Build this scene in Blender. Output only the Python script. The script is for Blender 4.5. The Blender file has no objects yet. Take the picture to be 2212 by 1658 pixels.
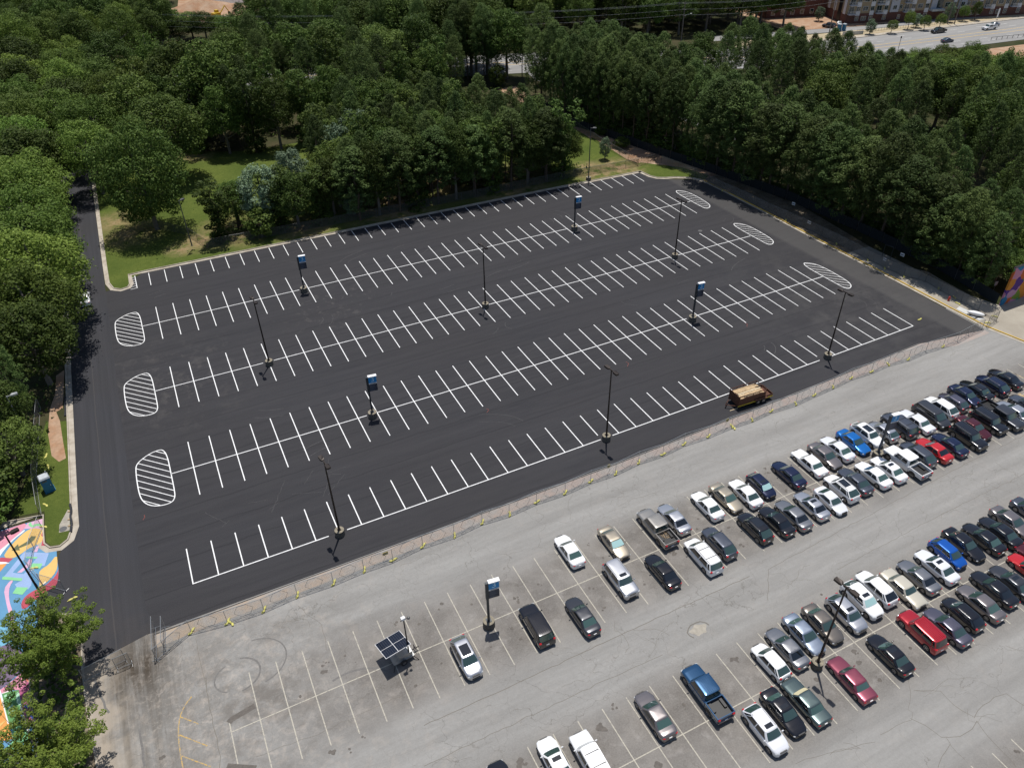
import bpy, math, random
import numpy as np
from mathutils import Matrix, Vector
random.seed(7); RNG = np.random.default_rng(7)
sc = bpy.context.scene
COL = sc.collection
PI = math.pi

# ------------------------------------------------------------------ camera
YAW, PITCH, ROLL = map(math.radians, (-25.56188694, 53.12444344, -1.11869051))
CAMPOS = np.array((8.57404491, -63.75799474, 66.58281958)); F = 1649.30866; W0, H0 = 2212.0, 1658.0
ROT = np.array((Matrix.Rotation(YAW, 3, 'Z') @ Matrix.Rotation(PITCH, 3, 'X') @ Matrix.Rotation(ROLL, 3, 'Z')))
def G(x, y, z=0.0):
    """ground (or height z) point seen at survey coordinate x, y"""
    d = ROT @ np.array([(x - W0 / 2) / F, -(y - H0 / 2) / F, -1.0]); t = (z - CAMPOS[2]) / d[2]
    p = CAMPOS + t * d
    return (float(p[0]), float(p[1]))
def seen(x, y, z, m=40):
    q = (np.array((x, y, z)) - CAMPOS) @ ROT
    if q[2] > -1: return False
    u = W0 / 2 + F * q[0] / -q[2]; v = H0 / 2 - F * q[1] / -q[2]
    return -m < u < W0 + m and -m < v < H0 + m
cam = bpy.data.cameras.new('camera'); camo = bpy.data.objects.new('camera', cam); COL.objects.link(camo)
cam.sensor_width = 36; cam.lens = F / W0 * 36; cam.clip_start = 1; cam.clip_end = 6000
camo.matrix_world = Matrix.Translation(CAMPOS.tolist()) @ Matrix(ROT.tolist()).to_4x4()
sc.camera = camo
sc.view_settings.view_transform = 'Standard'; sc.view_settings.look = 'None'; sc.view_settings.exposure = 0.0; sc.view_settings.gamma = 1.0

# ------------------------------------------------------------------ light
SUN_EL, SUN_AZ = math.radians(75.2), math.radians(58.3)      # azimuth of the sun counted from +X
w = bpy.data.worlds.new("World"); sc.world = w; w.use_nodes = True
nt = w.node_tree; bg = nt.nodes['Background']; sky = nt.nodes.new('ShaderNodeTexSky')
sky.sky_type = 'NISHITA'; sky.sun_disc = False; sky.sun_elevation = SUN_EL; sky.sun_rotation = PI / 2 - SUN_AZ
nt.links.new(sky.outputs[0], bg.inputs[0]); bg.inputs[1].default_value = 0.085
sun = bpy.data.lights.new('sun', 'SUN'); sun.energy = 4.4; sun.angle = math.radians(0.5); sun.color = (1, .965, .91)
suno = bpy.data.objects.new('sun', sun); COL.objects.link(suno)
sd = Vector((math.cos(SUN_EL) * math.cos(SUN_AZ), math.cos(SUN_EL) * math.sin(SUN_AZ), math.sin(SUN_EL)))
suno.rotation_euler = sd.to_track_quat('Z', 'Y').to_euler(); suno.location = (0, 0, 200)

# ------------------------------------------------------------------ materials
MT = {}
def mat(name, col, rough=.6, metal=0.0, coat=0.0, var=0.0, vscale=2.0, bump=0.0, bscale=40, objvar=0.0, spec=.5):
    """plain surface with optional procedural mottling"""
    if name in MT: return MT[name]
    m = bpy.data.materials.new(name); m.use_nodes = True; n = m.node_tree; b = n.nodes['Principled BSDF']
    b.inputs['Base Color'].default_value = (*col, 1); b.inputs['Roughness'].default_value = rough; b.inputs['Metallic'].default_value = metal
    b.inputs['Coat Weight'].default_value = coat; b.inputs['Coat Roughness'].default_value = .04; b.inputs['Specular IOR Level'].default_value = spec
    tc = n.nodes.new('ShaderNodeTexCoord')
    if var:
        no = n.nodes.new('ShaderNodeTexNoise'); no.inputs['Scale'].default_value = vscale; no.inputs['Detail'].default_value = 6; no.inputs['Roughness'].default_value = .65
        n.links.new(tc.outputs['Object'], no.inputs['Vector'])
        mr = n.nodes.new('ShaderNodeMapRange'); mr.inputs[1].default_value = .3; mr.inputs[2].default_value = .7; mr.inputs[3].default_value = 1 - var; mr.inputs[4].default_value = 1 + var
        n.links.new(no.outputs[0], mr.inputs[0])
        mx = n.nodes.new('ShaderNodeVectorMath'); mx.operation = 'SCALE'; mx.inputs[0].default_value = col
        n.links.new(mr.outputs[0], mx.inputs['Scale']); n.links.new(mx.outputs[0], b.inputs['Base Color'])
    if bump:
        nb = n.nodes.new('ShaderNodeTexNoise'); nb.inputs['Scale'].default_value = bscale; n.links.new(tc.outputs['Object'], nb.inputs['Vector'])
        bp = n.nodes.new('ShaderNodeBump'); bp.inputs['Strength'].default_value = bump; bp.inputs['Distance'].default_value = .02
        n.links.new(nb.outputs[0], bp.inputs['Height']); n.links.new(bp.outputs[0], b.inputs['Normal'])
    MT[name] = m; return m
class NB:
    """small node-building helper"""
    def __init__(s, name):
        s.m = bpy.data.materials.new(name); s.m.use_nodes = True; s.t = s.m.node_tree; s.b = s.t.nodes['Principled BSDF']; MT[name] = s.m
        s.tc = s.t.nodes.new('ShaderNodeTexCoord').outputs['Object']
    def L(s, a, b): s.t.links.new(a, b)
    def map(s, scale=(1, 1, 1), loc=(0, 0, 0), rot=0):
        n = s.t.nodes.new('ShaderNodeMapping'); n.inputs['Scale'].default_value = scale; n.inputs['Location'].default_value = loc; n.inputs['Rotation'].default_value = (0, 0, rot)
        s.L(s.tc, n.inputs['Vector']); return n.outputs[0]
    def noise(s, scale, vec=None, detail=5, rough=.6, dist=0, lo=.35, hi=.65):
        n = s.t.nodes.new('ShaderNodeTexNoise'); n.inputs['Scale'].default_value = scale; n.inputs['Detail'].default_value = detail; n.inputs['Roughness'].default_value = rough; n.inputs['Distortion'].default_value = dist
        s.L(vec or s.tc, n.inputs['Vector']); return s.rng(n.outputs[0], lo, hi)
    def rng(s, v, a, b, c=0.0, d=1.0):
        n = s.t.nodes.new('ShaderNodeMapRange'); n.inputs[1].default_value = a; n.inputs[2].default_value = b; n.inputs[3].default_value = c; n.inputs[4].default_value = d; s.L(v, n.inputs[0]); return n.outputs[0]
    def mix(s, f, a, b):
        n = s.t.nodes.new('ShaderNodeMix'); n.data_type = 'RGBA'
        for sk, v in ((n.inputs['Factor'], f), (n.inputs[6], a), (n.inputs[7], b)):
            if isinstance(v, (int, float)): sk.default_value = v
            elif isinstance(v, tuple): sk.default_value = (*v, 1)
            else: s.L(v, sk)
        return n.outputs[2]
    def math(s, op, a, b=0.0, clamp=False):
        n = s.t.nodes.new('ShaderNodeMath'); n.operation = op; n.use_clamp = clamp
        for i, v in enumerate((a, b)):
            if isinstance(v, (int, float)): n.inputs[i].default_value = v
            else: s.L(v, n.inputs[i])
        return n.outputs[0]
    def sep(s):
        n = s.t.nodes.new('ShaderNodeSeparateXYZ'); s.L(s.tc, n.inputs[0]); return n.outputs
    def voro(s, scale, vec=None, feature='DISTANCE_TO_EDGE'):
        n = s.t.nodes.new('ShaderNodeTexVoronoi'); n.feature = feature; n.inputs['Scale'].default_value = scale; s.L(vec or s.tc, n.inputs['Vector']); return n.outputs
    def warp(s, amt, scale):
        n = s.t.nodes.new('ShaderNodeTexNoise'); n.inputs['Scale'].default_value = scale; n.inputs['Detail'].default_value = 4; s.L(s.tc, n.inputs['Vector'])
        v = s.t.nodes.new('ShaderNodeVectorMath'); v.operation = 'MULTIPLY_ADD'; s.L(n.outputs['Color'], v.inputs[0]); v.inputs[1].default_value = (amt,) * 3; s.L(s.tc, v.inputs[2]); return v.outputs[0]
    def band(s, coord, c, hw, soft):
        """1 inside |coord-c|<hw, soft edge"""
        return s.rng(s.math('ABSOLUTE', s.math('SUBTRACT', coord, c)), hw - soft, hw + soft, 1, 0)
    def spot(s, X, Y, cx, cy, r, soft):
        a = s.math('POWER', s.math('SUBTRACT', X, cx), 2); b = s.math('POWER', s.math('SUBTRACT', Y, cy), 2)
        return s.rng(s.math('SQRT', s.math('ADD', a, b)), r - soft, r + soft, 1, 0)
    def bump(s, h, st, d=.02):
        n = s.t.nodes.new('ShaderNodeBump'); n.inputs['Strength'].default_value = st; n.inputs['Distance'].default_value = d; s.L(h, n.inputs['Height']); s.L(n.outputs[0], s.b.inputs['Normal'])
    def out(s, col, rough=.85, spec=.3):
        if isinstance(col, tuple): s.b.inputs['Base Color'].default_value = (*col, 1)
        else: s.L(col, s.b.inputs['Base Color'])
        if isinstance(rough, float): s.b.inputs['Roughness'].default_value = rough
        else: s.L(rough, s.b.inputs['Roughness'])
        s.b.inputs['Specular IOR Level'].default_value = spec
        return s.m

# fresh asphalt: paver passes run along X; faint tyre scuffs
a = NB('asphalt'); sp = a.sep()
streak = a.noise(1, a.map((.03, .55, 1)), 6, .7); big = a.noise(.05, None, 3, .5); fine = a.noise(9, None, 3, .7)
cell = a.noise(.9, a.map((.25, 1.4, 1)), 5, .65)
c = a.mix(streak, (.0240, .0240, .0285), (.040, .0395, .0445)); c = a.mix(a.math('MULTIPLY', big, .55), c, (.034, .032, .034)); c = a.mix(a.math('MULTIPLY', cell, .4), c, (.044, .0425, .044))
c = a.mix(a.math('MULTIPLY', fine, .28), c, (.062, .061, .063))
pas = a.band(a.math('ABSOLUTE', a.math('SUBTRACT', a.math('FRACT', a.math('DIVIDE', a.math('ADD', sp[1], a.math('MULTIPLY', a.noise(.2), .25)), 4.1)), .5)), .5, .018, .012); c = a.mix(a.math('MULTIPLY', pas, .45), c, (.018, .018, .020))
dust = a.math('MULTIPLY', a.spot(sp[0], sp[1], 1.5, 40, 9, 7), a.noise(.5, a.warp(2, .4), 6, .7, 0, .5, .72)); c = a.mix(a.math('MULTIPLY', dust, .5), c, (.13, .12, .11))
dust2 = a.math('MULTIPLY', a.spot(sp[0], sp[1], 110, 12, 16, 12), a.noise(.25, a.warp(3, .3), 6, .7, 0, .45, .75)); c = a.mix(a.math('MULTIPLY', dust2, .45), c, (.11, .105, .10))
dust3 = a.math('MULTIPLY', a.spot(sp[0], sp[1], 30, 50, 7, 5), a.noise(.8, a.warp(2, .5), 6, .7, 0, .55, .7)); c = a.mix(a.math('MULTIPLY', dust3, .4), c, (.14, .13, .12))
lt = a.rng(a.math('ADD', sp[0], a.math('MULTIPLY', sp[1], .045)), 114.2, 115.1, 0, 1); c = a.mix(a.math('MULTIPLY', lt, .5), c, (.085, .082, .079))
edge = a.band(sp[1], -8.2, 1.3, .9); c = a.mix(a.math('MULTIPLY', edge, .5), c, (.022, .022, .024))
a.bump(fine, .4); a.out(c, .85, .18)
# driveway part of the asphalt: passes run along Y, older and a touch bluer
a = NB('road_asphalt'); sp = a.sep()
streak = a.noise(1, a.map((1.1, .02, 1)), 6, .7); fine = a.noise(9, None, 3, .7); big = a.noise(.09, None, 3, .5)
c = a.mix(streak, (.030, .031, .036), (.045, .045, .052)); c = a.mix(a.math('MULTIPLY', big, .5), c, (.036, .034, .035)); c = a.mix(a.math('MULTIPLY', fine, .25), c, (.065, .065, .068))
seam = a.band(a.math('ADD', sp[0], a.math('MULTIPLY', a.noise(.15), .12)), -7.9, .05, .05); c = a.mix(a.math('MULTIPLY', seam, .22), c, (.13, .115, .10))
brown = a.math('MULTIPLY', a.band(sp[1], -9, 6, 5), a.noise(.3, None, 5, .6)); c = a.mix(a.math('MULTIPLY', brown, .5), c, (.085, .07, .058))
a.bump(fine, .4); a.out(c, .85, .18)
# old grey pavement: browner where cars stand, paler worn lanes, cracks
a = NB('old_pavement'); sp = a.sep()
wob = a.math('MULTIPLY', a.noise(.12, None, 4, .6, 0, 0, 1), 2.6); Y = a.math('ADD', sp[1], a.math('SUBTRACT', wob, 1.3))
st = a.math('MAXIMUM', a.band(Y, -19.2, 5.2, 1.6), a.math('MAXIMUM', a.band(Y, -37.9, 5.3, 1.6), a.band(Y, -57, 5.6, 1.5)))
st = a.math('MULTIPLY', st, a.rng(sp[0], 2, 16, 0.1, 1))
blot = a.noise(.22, a.warp(1.5, .3), 7, .62, 0, .38, .62); fine = a.noise(7, None, 4, .7); speck = a.noise(2.3, None, 6, .7, 0, .3, .7)
lane = a.noise(1, a.map((.05, .5, 1)), 6, .65)
c = a.mix(lane, (.215, .210, .200), (.300, .294, .282)); c = a.mix(a.math('MULTIPLY', st, .92), c, a.mix(blot, (.105, .093, .083), (.205, .188, .170)))
c = a.mix(a.math('MULTIPLY', speck, .35), c, (.175, .165, .152)); c = a.mix(a.math('MULTIPLY', fine, .22), c, (.36, .345, .32))
per = a.math('MULTIPLY', a.noise(.55, None, 6, .7, 0, .52, .66), a.rng(sp[0], 0, 22, 1, .15)); c = a.mix(a.math('MULTIPLY', per, .55), c, (.40, .35, .30))
pal = a.math('MULTIPLY', a.noise(.8, a.map((.9, .9, 1), (5, 3, 0)), 6, .6, 0, .55, .75), st); c = a.mix(a.math('MULTIPLY', pal, .55), c, (.33, .31, .29))
cr = a.rng(a.voro(.16, a.warp(2.6, .55))[0], 0, .0055, 1, 0); crm = a.noise(.07, a.map((1, 1, 1), (9, 2, 0)), 3, .5, 0, .42, .56)
c = a.mix(a.math('MULTIPLY', a.math('MULTIPLY', cr, crm), .55), c, (.10, .09, .075))
cr2 = a.rng(a.voro(.75, a.warp(.8, 1.4))[0], 0, .016, 1, 0); crm2 = a.noise(.09, a.map((.6, 1.2, 1), (3, 8, 0)), 3, .5, 0, .5, .62)
c = a.mix(a.math('MULTIPLY', a.math('MULTIPLY', cr2, crm2), .38), c, (.12, .11, .095))
dirt = a.math('MULTIPLY', a.rng(sp[0], -10, 2, 1, 0), a.noise(1, a.map((.9, .05, 1)), 6, .7, 0, .38, .60)); c = a.mix(a.math('MULTIPLY', dirt, .9), c, (.105, .09, .073))
mud = a.math('MULTIPLY', a.math('MULTIPLY', a.band(sp[0], -6.3, 2.8, 1.2), a.band(sp[1], -8.5, 4.5, 4)), a.noise(1, a.map((1.6, .12, 1)), 6, .7, 0, .25, .55)); c = a.mix(mud, c, (.062, .050, .038))
scr = a.math('MULTIPLY', a.math('MULTIPLY', a.spot(sp[0], sp[1], 0, -16, 9, 6), a.noise(1.6, a.warp(2, .5), 7, .75, 0, .5, .68)), .6); c = a.mix(scr, c, (.44, .39, .34))
brn = a.math('MULTIPLY', a.math('MULTIPLY', a.spot(sp[0], sp[1], 4, -17, 9, 7), a.noise(.35, a.warp(3, .4), 7, .7, 0, .45, .62)), .6); c = a.mix(brn, c, (.12, .105, .09))
sand = a.math('MULTIPLY', a.rng(sp[0], -9.5, -6.5, 1, 0), a.noise(.25, None, 5, .6, 0, .4, .55)); c = a.mix(a.math('MULTIPLY', sand, .7), c, (.40, .34, .27))
a.bump(fine, .3); a.out(c, .9, .2)
a = NB('beige_concrete'); big = a.noise(.2, None, 6, .6); fine = a.noise(6)
c = a.mix(big, (.30, .265, .215), (.40, .365, .30)); c = a.mix(a.math('MULTIPLY', fine, .25), c, (.22, .20, .17)); a.out(c, .9, .2)
a = NB('kerb_concrete'); n1 = a.noise(.8); n2 = a.noise(9)
c = a.mix(n1, (.34, .30, .245), (.50, .46, .39)); c = a.mix(a.math('MULTIPLY', n2, .3), c, (.30, .22, .15)); a.out(c, .9, .2)
a = NB('lawn'); sp = a.sep(); n1 = a.noise(.12, None, 6, .6); n2 = a.noise(1.1, None, 6, .7); n3 = a.noise(5, None, 5, .8)
c = a.mix(n1, (.086, .118, .024), (.142, .170, .037)); c = a.mix(a.math('MULTIPLY', n2, .5), c, (.062, .092, .018)); c = a.mix(a.math('MULTIPLY', n3, .4), c, (.035, .060, .012))
bare = None
for cx, cy, r, sf in ((15, 141, 3, 4), (19, 136, 2.5, 3), (13, 86, 3, 3), (9.5, 84.5, 2, 2), (20, 88, 5, 5), (106, 80, 4.5, 3), (64, 93, 9, 8), (100, 80, 4, 4), (52, 84, 8, 6), (78, 84, 8, 6), (33, 82, 4, 4), (100, 84, 2, 2), (-1, 104, 3, 4), (1, 96, 3, 5)):
    q = a.spot(sp[0], sp[1], cx, cy, r, sf); bare = q if bare is None else a.math('MAXIMUM', bare, q)
bare = a.math('MULTIPLY', bare, a.noise(.45, a.warp(1.5, .5), 7, .65, 0, .36, .56)); c = a.mix(a.math('MULTIPLY', bare, .85), c, a.mix(n2, (.34, .21, .12), (.42, .30, .19)))
a.bump(n3, .8, .06); a.out(c, .95, .1)
a = NB('forest_floor'); n1 = a.noise(.15, None, 6, .6); n2 = a.noise(1.3, None, 6, .7)
c = a.mix(n1, (.030, .038, .014), (.075, .060, .034)); c = a.mix(a.math('MULTIPLY', n2, .5), c, (.035, .045, .016)); a.out(c, .95, .1)
a = NB('red_dirt'); n1 = a.noise(.3, None, 6, .6); n2 = a.noise(2.2, None, 6, .7)
c = a.mix(n1, (.36, .20, .115), (.47, .34, .24)); c = a.mix(a.math('MULTIPLY', n2, .5), c, (.23, .15, .10)); a.out(c, .95, .1)
a = NB('sandy_verge'); n1 = a.noise(.3, None, 6, .6); n2 = a.noise(2.2, None, 6, .7)
c = a.mix(n1, (.42, .33, .22), (.50, .42, .29)); c = a.mix(a.math('MULTIPLY', n2, .4), c, (.20, .19, .10)); a.out(c, .95, .1)
a = NB('leaf_litter'); n1 = a.noise(.5, None, 6, .6); n2 = a.noise(3, None, 6, .7, 0, .45, .6)
c = a.mix(n1, (.15, .12, .085), (.26, .22, .17)); c = a.mix(a.math('MULTIPLY', n2, .6), c, (.085, .065, .035)); a.out(c, .95, .1)
a = NB('pink_edge'); n1 = a.noise(.35, None, 6, .6, 0, .45, .6); n2 = a.noise(5); sp = a.sep(); tint = a.rng(sp[0], -4, 45, 0, 1); n3 = a.noise(1.2, None, 6, .7, 0, .45, .6)
c = a.mix(tint, (.38, .30, .22), (.38, .305, .27)); c = a.mix(a.math('MULTIPLY', n1, .8), c, (.33, .315, .295)); c = a.mix(a.math('MULTIPLY', n2, .3), c, (.25, .21, .18)); c = a.mix(a.math('MULTIPLY', n3, .5), c, (.27, .26, .245)); a.out(c, .9, .2)
a = NB('highway'); n1 = a.noise(1, a.map((.02, .3, 1), (0, 0, 0), math.radians(6))); n2 = a.noise(3)
c = a.mix(n1, (.235, .230, .225), (.300, .295, .285)); c = a.mix(a.math('MULTIPLY', n2, .2), c, (.20, .19, .18)); a.out(c, .9, .2)
def worn(name, col, lo=.36, hi=.5, base=(.24, .225, .205)):
    a = NB(name); n = a.noise(4.5, None, 6, .75, 0, lo, hi); c = a.mix(n, base, col); return a.out(c, .85, .3)
a = NB('white_line'); n1 = a.noise(3, None, 5, .7); c = a.mix(n1, (.66, .66, .65), (.87, .87, .86)); n2 = a.noise(1.1, None, 6, .75, 0, .60, .72); c = a.mix(a.math('MULTIPLY', n2, .45), c, (.35, .35, .35)); a.out(c, .6, .4)
worn('faded_line', (.44, .41, .34)); worn('faded_yellow', (.50, .33, .10), .42, .56); worn('kerb_yellow', (.62, .41, .07), .3, .45, (.36, .32, .27)); worn('road_white', (.5, .5, .48)); worn('road_yellow', (.62, .42, .12))
mat('crack', (.15, .135, .112), .95); mat('scuff', (.062, .060, .061), .9, var=.4, vscale=2); mat('oil', (.095, .082, .070), .7, var=.3, vscale=3); mat('tyre_mark', (.150, .142, .134), .9, var=.2, vscale=4)
mat('dark_metal', (.022, .020, .020), .45, .3); mat('pole_brown', (.030, .022, .018), .5, .4); mat('sign_post', (.055, .062, .07), .45, .5)
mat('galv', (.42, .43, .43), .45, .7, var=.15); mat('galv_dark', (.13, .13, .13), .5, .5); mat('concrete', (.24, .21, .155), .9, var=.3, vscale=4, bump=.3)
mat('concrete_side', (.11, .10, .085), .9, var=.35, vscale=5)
mat('white_plastic', (.8, .8, .8), .35); mat('black_rubber', (.018, .018, .019), .75); mat('rim', (.32, .32, .33), .35, .8)
mat('dark_trim', (.012, .012, .013), .5); mat('red_lens', (.50, .012, .015), .15, coat=1); mat('lamp_lens', (.62, .63, .63), .12, .2, 1)
mat('sun_shade', (.55, .50, .32), .5); mat('silver_shade', (.45, .68, .66), .3, .2)
mat('glass', (.034, .064, .058), .04, 0, 1, spec=.9); mat('glass_dark', (.008, .010, .012), .04, 0, 1, spec=.9)
mat('glass_green', (.055, .105, .092), .05, 0, 1, spec=.8)
mat('sandbag', (.58, .53, .14), .6, var=.2, vscale=5, bump=.4, bscale=14); mat('wood', (.46, .33, .19), .85, var=.35, vscale=3); mat('wood_pale', (.56, .45, .30), .85, var=.25, vscale=3)
mat('rust', (.10, .042, .026), .8, .2, var=.4, vscale=5); mat('yellow_paint', (.55, .42, .04), .6); mat('red_paint', (.42, .03, .02), .5)
mat('blue_plastic', (.025, .16, .30), .45, var=.08); mat('grey_roof', (.42, .45, .47), .6, var=.2, vscale=5); mat('solar_cell', (.010, .012, .022), .18, .1, .6)
mat('sign_blue', (.02, .26, .58), .45); mat('sign_navy', (.030, .036, .058), .45); mat('sign_text', (.50, .72, .88), .5); mat('sign_white', (.80, .80, .80), .5); mat('sign_grey', (.10, .12, .16), .5)
mat('bark', (.085, .062, .045), .95, var=.35, vscale=3); mat('bark_grey', (.16, .14, .12), .95, var=.3, vscale=3)
mat('brick', (.12, .052, .040), .85, var=.25, vscale=3); mat('tan_wall', (.30, .235, .15), .85, var=.08); mat('grey_wall', (.42, .43, .47), .8, var=.06); mat('white_wall', (.62, .62, .64), .8); mat('window_glass', (.015, .03, .035), .08, 0, 0, spec=.9)
mat('window_frame', (.6, .6, .6), .5); mat('screen_fabric', (.010, .014, .017), .9, var=.3, vscale=1.5); mat('silt_sock', (.030, .030, .036), .85, var=.3); mat('slab', (.33, .30, .25), .9, var=.2, vscale=2); mat('signal_yellow', (.55, .36, .02), .5); mat('gravel_grey', (.22, .19, .18), .95, var=.4, vscale=1)
def mesh_fabric(name, col, cell=.16, th=.13, cover=1.0):
    """chain link: diagonal wires, open between them"""
    a = NB(name); sp = a.sep(); u = a.math('ADD', sp[0], sp[2]); v = a.math('SUBTRACT', sp[0], sp[2])
    f = []
    for q in (u, v):
        t = a.math('ABSOLUTE', a.math('SUBTRACT', a.math('FRACT', a.math('DIVIDE', q, cell)), .5)); f.append(a.math('LESS_THAN', t, th * .5))
    k = a.math('MAXIMUM', f[0], f[1])
    a.b.inputs['Base Color'].default_value = (*col, 1); a.b.inputs['Metallic'].default_value = .4; a.L(k, a.b.inputs['Alpha']); return a.m
mesh_fabric('chain_link', (.30, .30, .30)); mesh_fabric('chain_link_dark', (.10, .11, .11), .16, .2)

PAINT = {
 'white': ((.80, .80, .80), .25, 0), 'pearl': ((.74, .75, .78), .25, .1), 'silver': ((.50, .51, .54), .3, .75), 'silver_blue': ((.30, .35, .43), .3, .7), 'grey': ((.24, .245, .26), .3, .7), 'slate': ((.085, .095, .12), .3, .6),
 'dark_grey': ((.05, .052, .06), .3, .5), 'black': ((.010, .010, .013), .2, .2), 'navy': ((.008, .014, .050), .25, .4), 'dark_blue': ((.018, .028, .060), .25, .5), 'blue': ((.005, .10, .46), .25, .4), 'sky_blue': ((.004, .15, .50), .25, .4), 'truck_blue': ((.018, .075, .17), .25, .5),
 'red': ((.40, .012, .022), .25, .3), 'bright_red': ((.48, .012, .014), .25, .1), 'maroon': ((.085, .010, .016), .25, .4), 'mauve': ((.25, .055, .085), .3, .5), 'tan': ((.40, .35, .27), .3, .6), 'beige': ((.58, .54, .44), .3, .3), 'brown_grey': ((.17, .15, .13), .3, .6), 'green_grey': ((.085, .12, .12), .3, .6), 'purple_grey': ((.11, .105, .14), .3, .6), 'taupe': ((.20, .18, .18), .3, .6), 'truck_grey': ((.33, .315, .29), .3, .6)}
def paint(n):
    col, r, me = PAINT[n]; return mat('paint_' + n, col, r, me, 1.0)

# ------------------------------------------------------------------ mesh helpers
class MB:
    def __init__(s): s.v = []; s.f = []; s.mi = []
    def add(s, vs, fs, mi=0):
        o = len(s.v); s.v += [tuple(map(float, p)) for p in vs]; s.f += [tuple(i + o for i in f) for f in fs]; s.mi += [mi] * len(fs); return s
    def box(s, a, b, mi=0, M=None):
        x0, y0, z0 = a; x1, y1, z1 = b
        vs = [(x0, y0, z0), (x1, y0, z0), (x1, y1, z0), (x0, y1, z0), (x0, y0, z1), (x1, y0, z1), (x1, y1, z1), (x0, y1, z1)]
        if M is not None: vs = [tuple(M @ Vector(p)) for p in vs]
        return s.add(vs, [(0, 3, 2, 1), (4, 5, 6, 7), (0, 1, 5, 4), (1, 2, 6, 5), (2, 3, 7, 6), (3, 0, 4, 7)], mi)
    def tube(s, a, b, r, r2=None, n=8, mi=0, cap=True):
        a = Vector(a); b = Vector(b); r2 = r if r2 is None else r2; d = (b - a).normalized(); u = d.orthogonal().normalized(); w_ = d.cross(u); vs = []
        for p, rr in ((a, r), (b, r2)):
            for i in range(n): t = 2 * PI * i / n; vs.append(p + (u * math.cos(t) + w_ * math.sin(t)) * rr)
        fs = [(i, (i + 1) % n, n + (i + 1) % n, n + i) for i in range(n)]
        if cap: fs += [tuple(range(n - 1, -1, -1)), tuple(range(n, 2 * n))]
        return s.add(vs, fs, mi)
    def path(s, pts, r, n=6, mi=0):
        for a, b in zip(pts, pts[1:]): s.tube(a, b, r, r, n, mi)
        return s
    def prism(s, poly, z0, z1, mi=0, side=None):
        n = len(poly); ar = sum(poly[i][0] * poly[(i + 1) % n][1] - poly[(i + 1) % n][0] * poly[i][1] for i in range(n))
        if ar < 0: poly = poly[::-1]
        vs = [(x, y, z0) for x, y in poly] + [(x, y, z1) for x, y in poly]
        s.add(vs, [tuple(range(n, 2 * n)), tuple(range(n - 1, -1, -1))], mi)
        o = len(s.v) - 2 * n; k = [(i + o, (i + 1) % n + o, (i + 1) % n + n + o, i + n + o) for i in range(n)]
        s.f += k; s.mi += [mi if side is None else side] * n; return s
    def sheet(s, poly, z, mi=0):
        n = len(poly); ar = sum(poly[i][0] * poly[(i + 1) % n][1] - poly[(i + 1) % n][0] * poly[i][1] for i in range(n))
        if ar < 0: poly = poly[::-1]
        return s.add([(x, y, z) for x, y in poly], [tuple(range(n))], mi)
    def strip(s, pts, w_, z, mi=0, closed=False):
        """flat band of width w_ along 2-D points"""
        L_, R_ = offset(pts, w_ / 2, closed), offset(pts, -w_ / 2, closed); n = len(pts)
        vs = [(x, y, z) for x, y in L_] + [(x, y, z) for x, y in R_]
        return s.add(vs, [(i + n, (i + 1) % n + n, (i + 1) % n, i) for i in range(n if closed else n - 1)], mi)
    def kerb(s, pts, off0, off1, z0, z1, mi=0, closed=False):
        A_, B_ = offset(pts, off0, closed), offset(pts, off1, closed); n = len(pts)
        vs = []
        for (a, b), (c, d) in zip(A_, B_): vs += [(a, b, z0), (a, b, z1), (c, d, z1), (c, d, z0)]
        fs = []
        for i in range(n if closed else n - 1):
            p, q = 4 * i, 4 * ((i + 1) % n)
            fs += [(p + k, q + k, q + k + 1, p + k + 1) for k in range(3)]
        if not closed: fs += [(0, 1, 2, 3), (4 * n - 1, 4 * n - 2, 4 * n - 3, 4 * n - 4)]
        return s.add(vs, fs, mi)
    def blob(s, c, r, n=10, m=6, mi=0, M=None):
        vs = []; fs = []
        for j in range(m + 1):
            t = PI * j / m
            for i in range(n):
                p = 2 * PI * i / n; v = Vector((math.sin(t) * math.cos(p) * r[0], math.sin(t) * math.sin(p) * r[1], math.cos(t) * r[2]))
                if M is not None: v = M @ v
                vs.append(v + Vector(c))
        for j in range(m):
            for i in range(n): fs.append((j * n + i, (j + 1) * n + i, (j + 1) * n + (i + 1) % n, j * n + (i + 1) % n))
        return s.add(vs, fs, mi)
    def mesh(s, name, mats, smooth=False):
        me = bpy.data.meshes.new(name); me.from_pydata(s.v, [], s.f); me.update()
        if not isinstance(mats, (list, tuple)): mats = [mats]
        for m in mats: me.materials.append(MT[m] if isinstance(m, str) else m)
        if len(mats) > 1: me.polygons.foreach_set('material_index', s.mi)
        if smooth: me.polygons.foreach_set('use_smooth', [True] * len(s.f))
        return me
    def build(s, name, mats, parent=None, smooth=False, loc=None):
        return put(s.mesh(name, mats, smooth), name, parent, loc)
def offset(pts, d, closed=False):
    out = []; n = len(pts)
    for i, p in enumerate(pts):
        a = pts[i - 1] if (i or closed) else None; b = pts[(i + 1) % n] if (i < n - 1 or closed) else None
        t = Vector((0, 0))
        if a is not None: t += (Vector(p) - Vector(a)).normalized()
        if b is not None: t += (Vector(b) - Vector(p)).normalized()
        t = t.normalized() if t.length > 1e-6 else Vector((1, 0)); out.append((p[0] - t.y * d, p[1] + t.x * d))
    return out
def put(me, name, parent=None, loc=None, rot=None):
    o = bpy.data.objects.new(name, me); COL.objects.link(o)
    if parent is not None: o.parent = parent
    if loc is not None: o.location = loc
    if rot is not None: o.rotation_euler = rot
    return o
def tag(o, label, cat, group=None):
    o['label'] = label; o['category'] = cat
    if group: o['group'] = group
    return o
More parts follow.
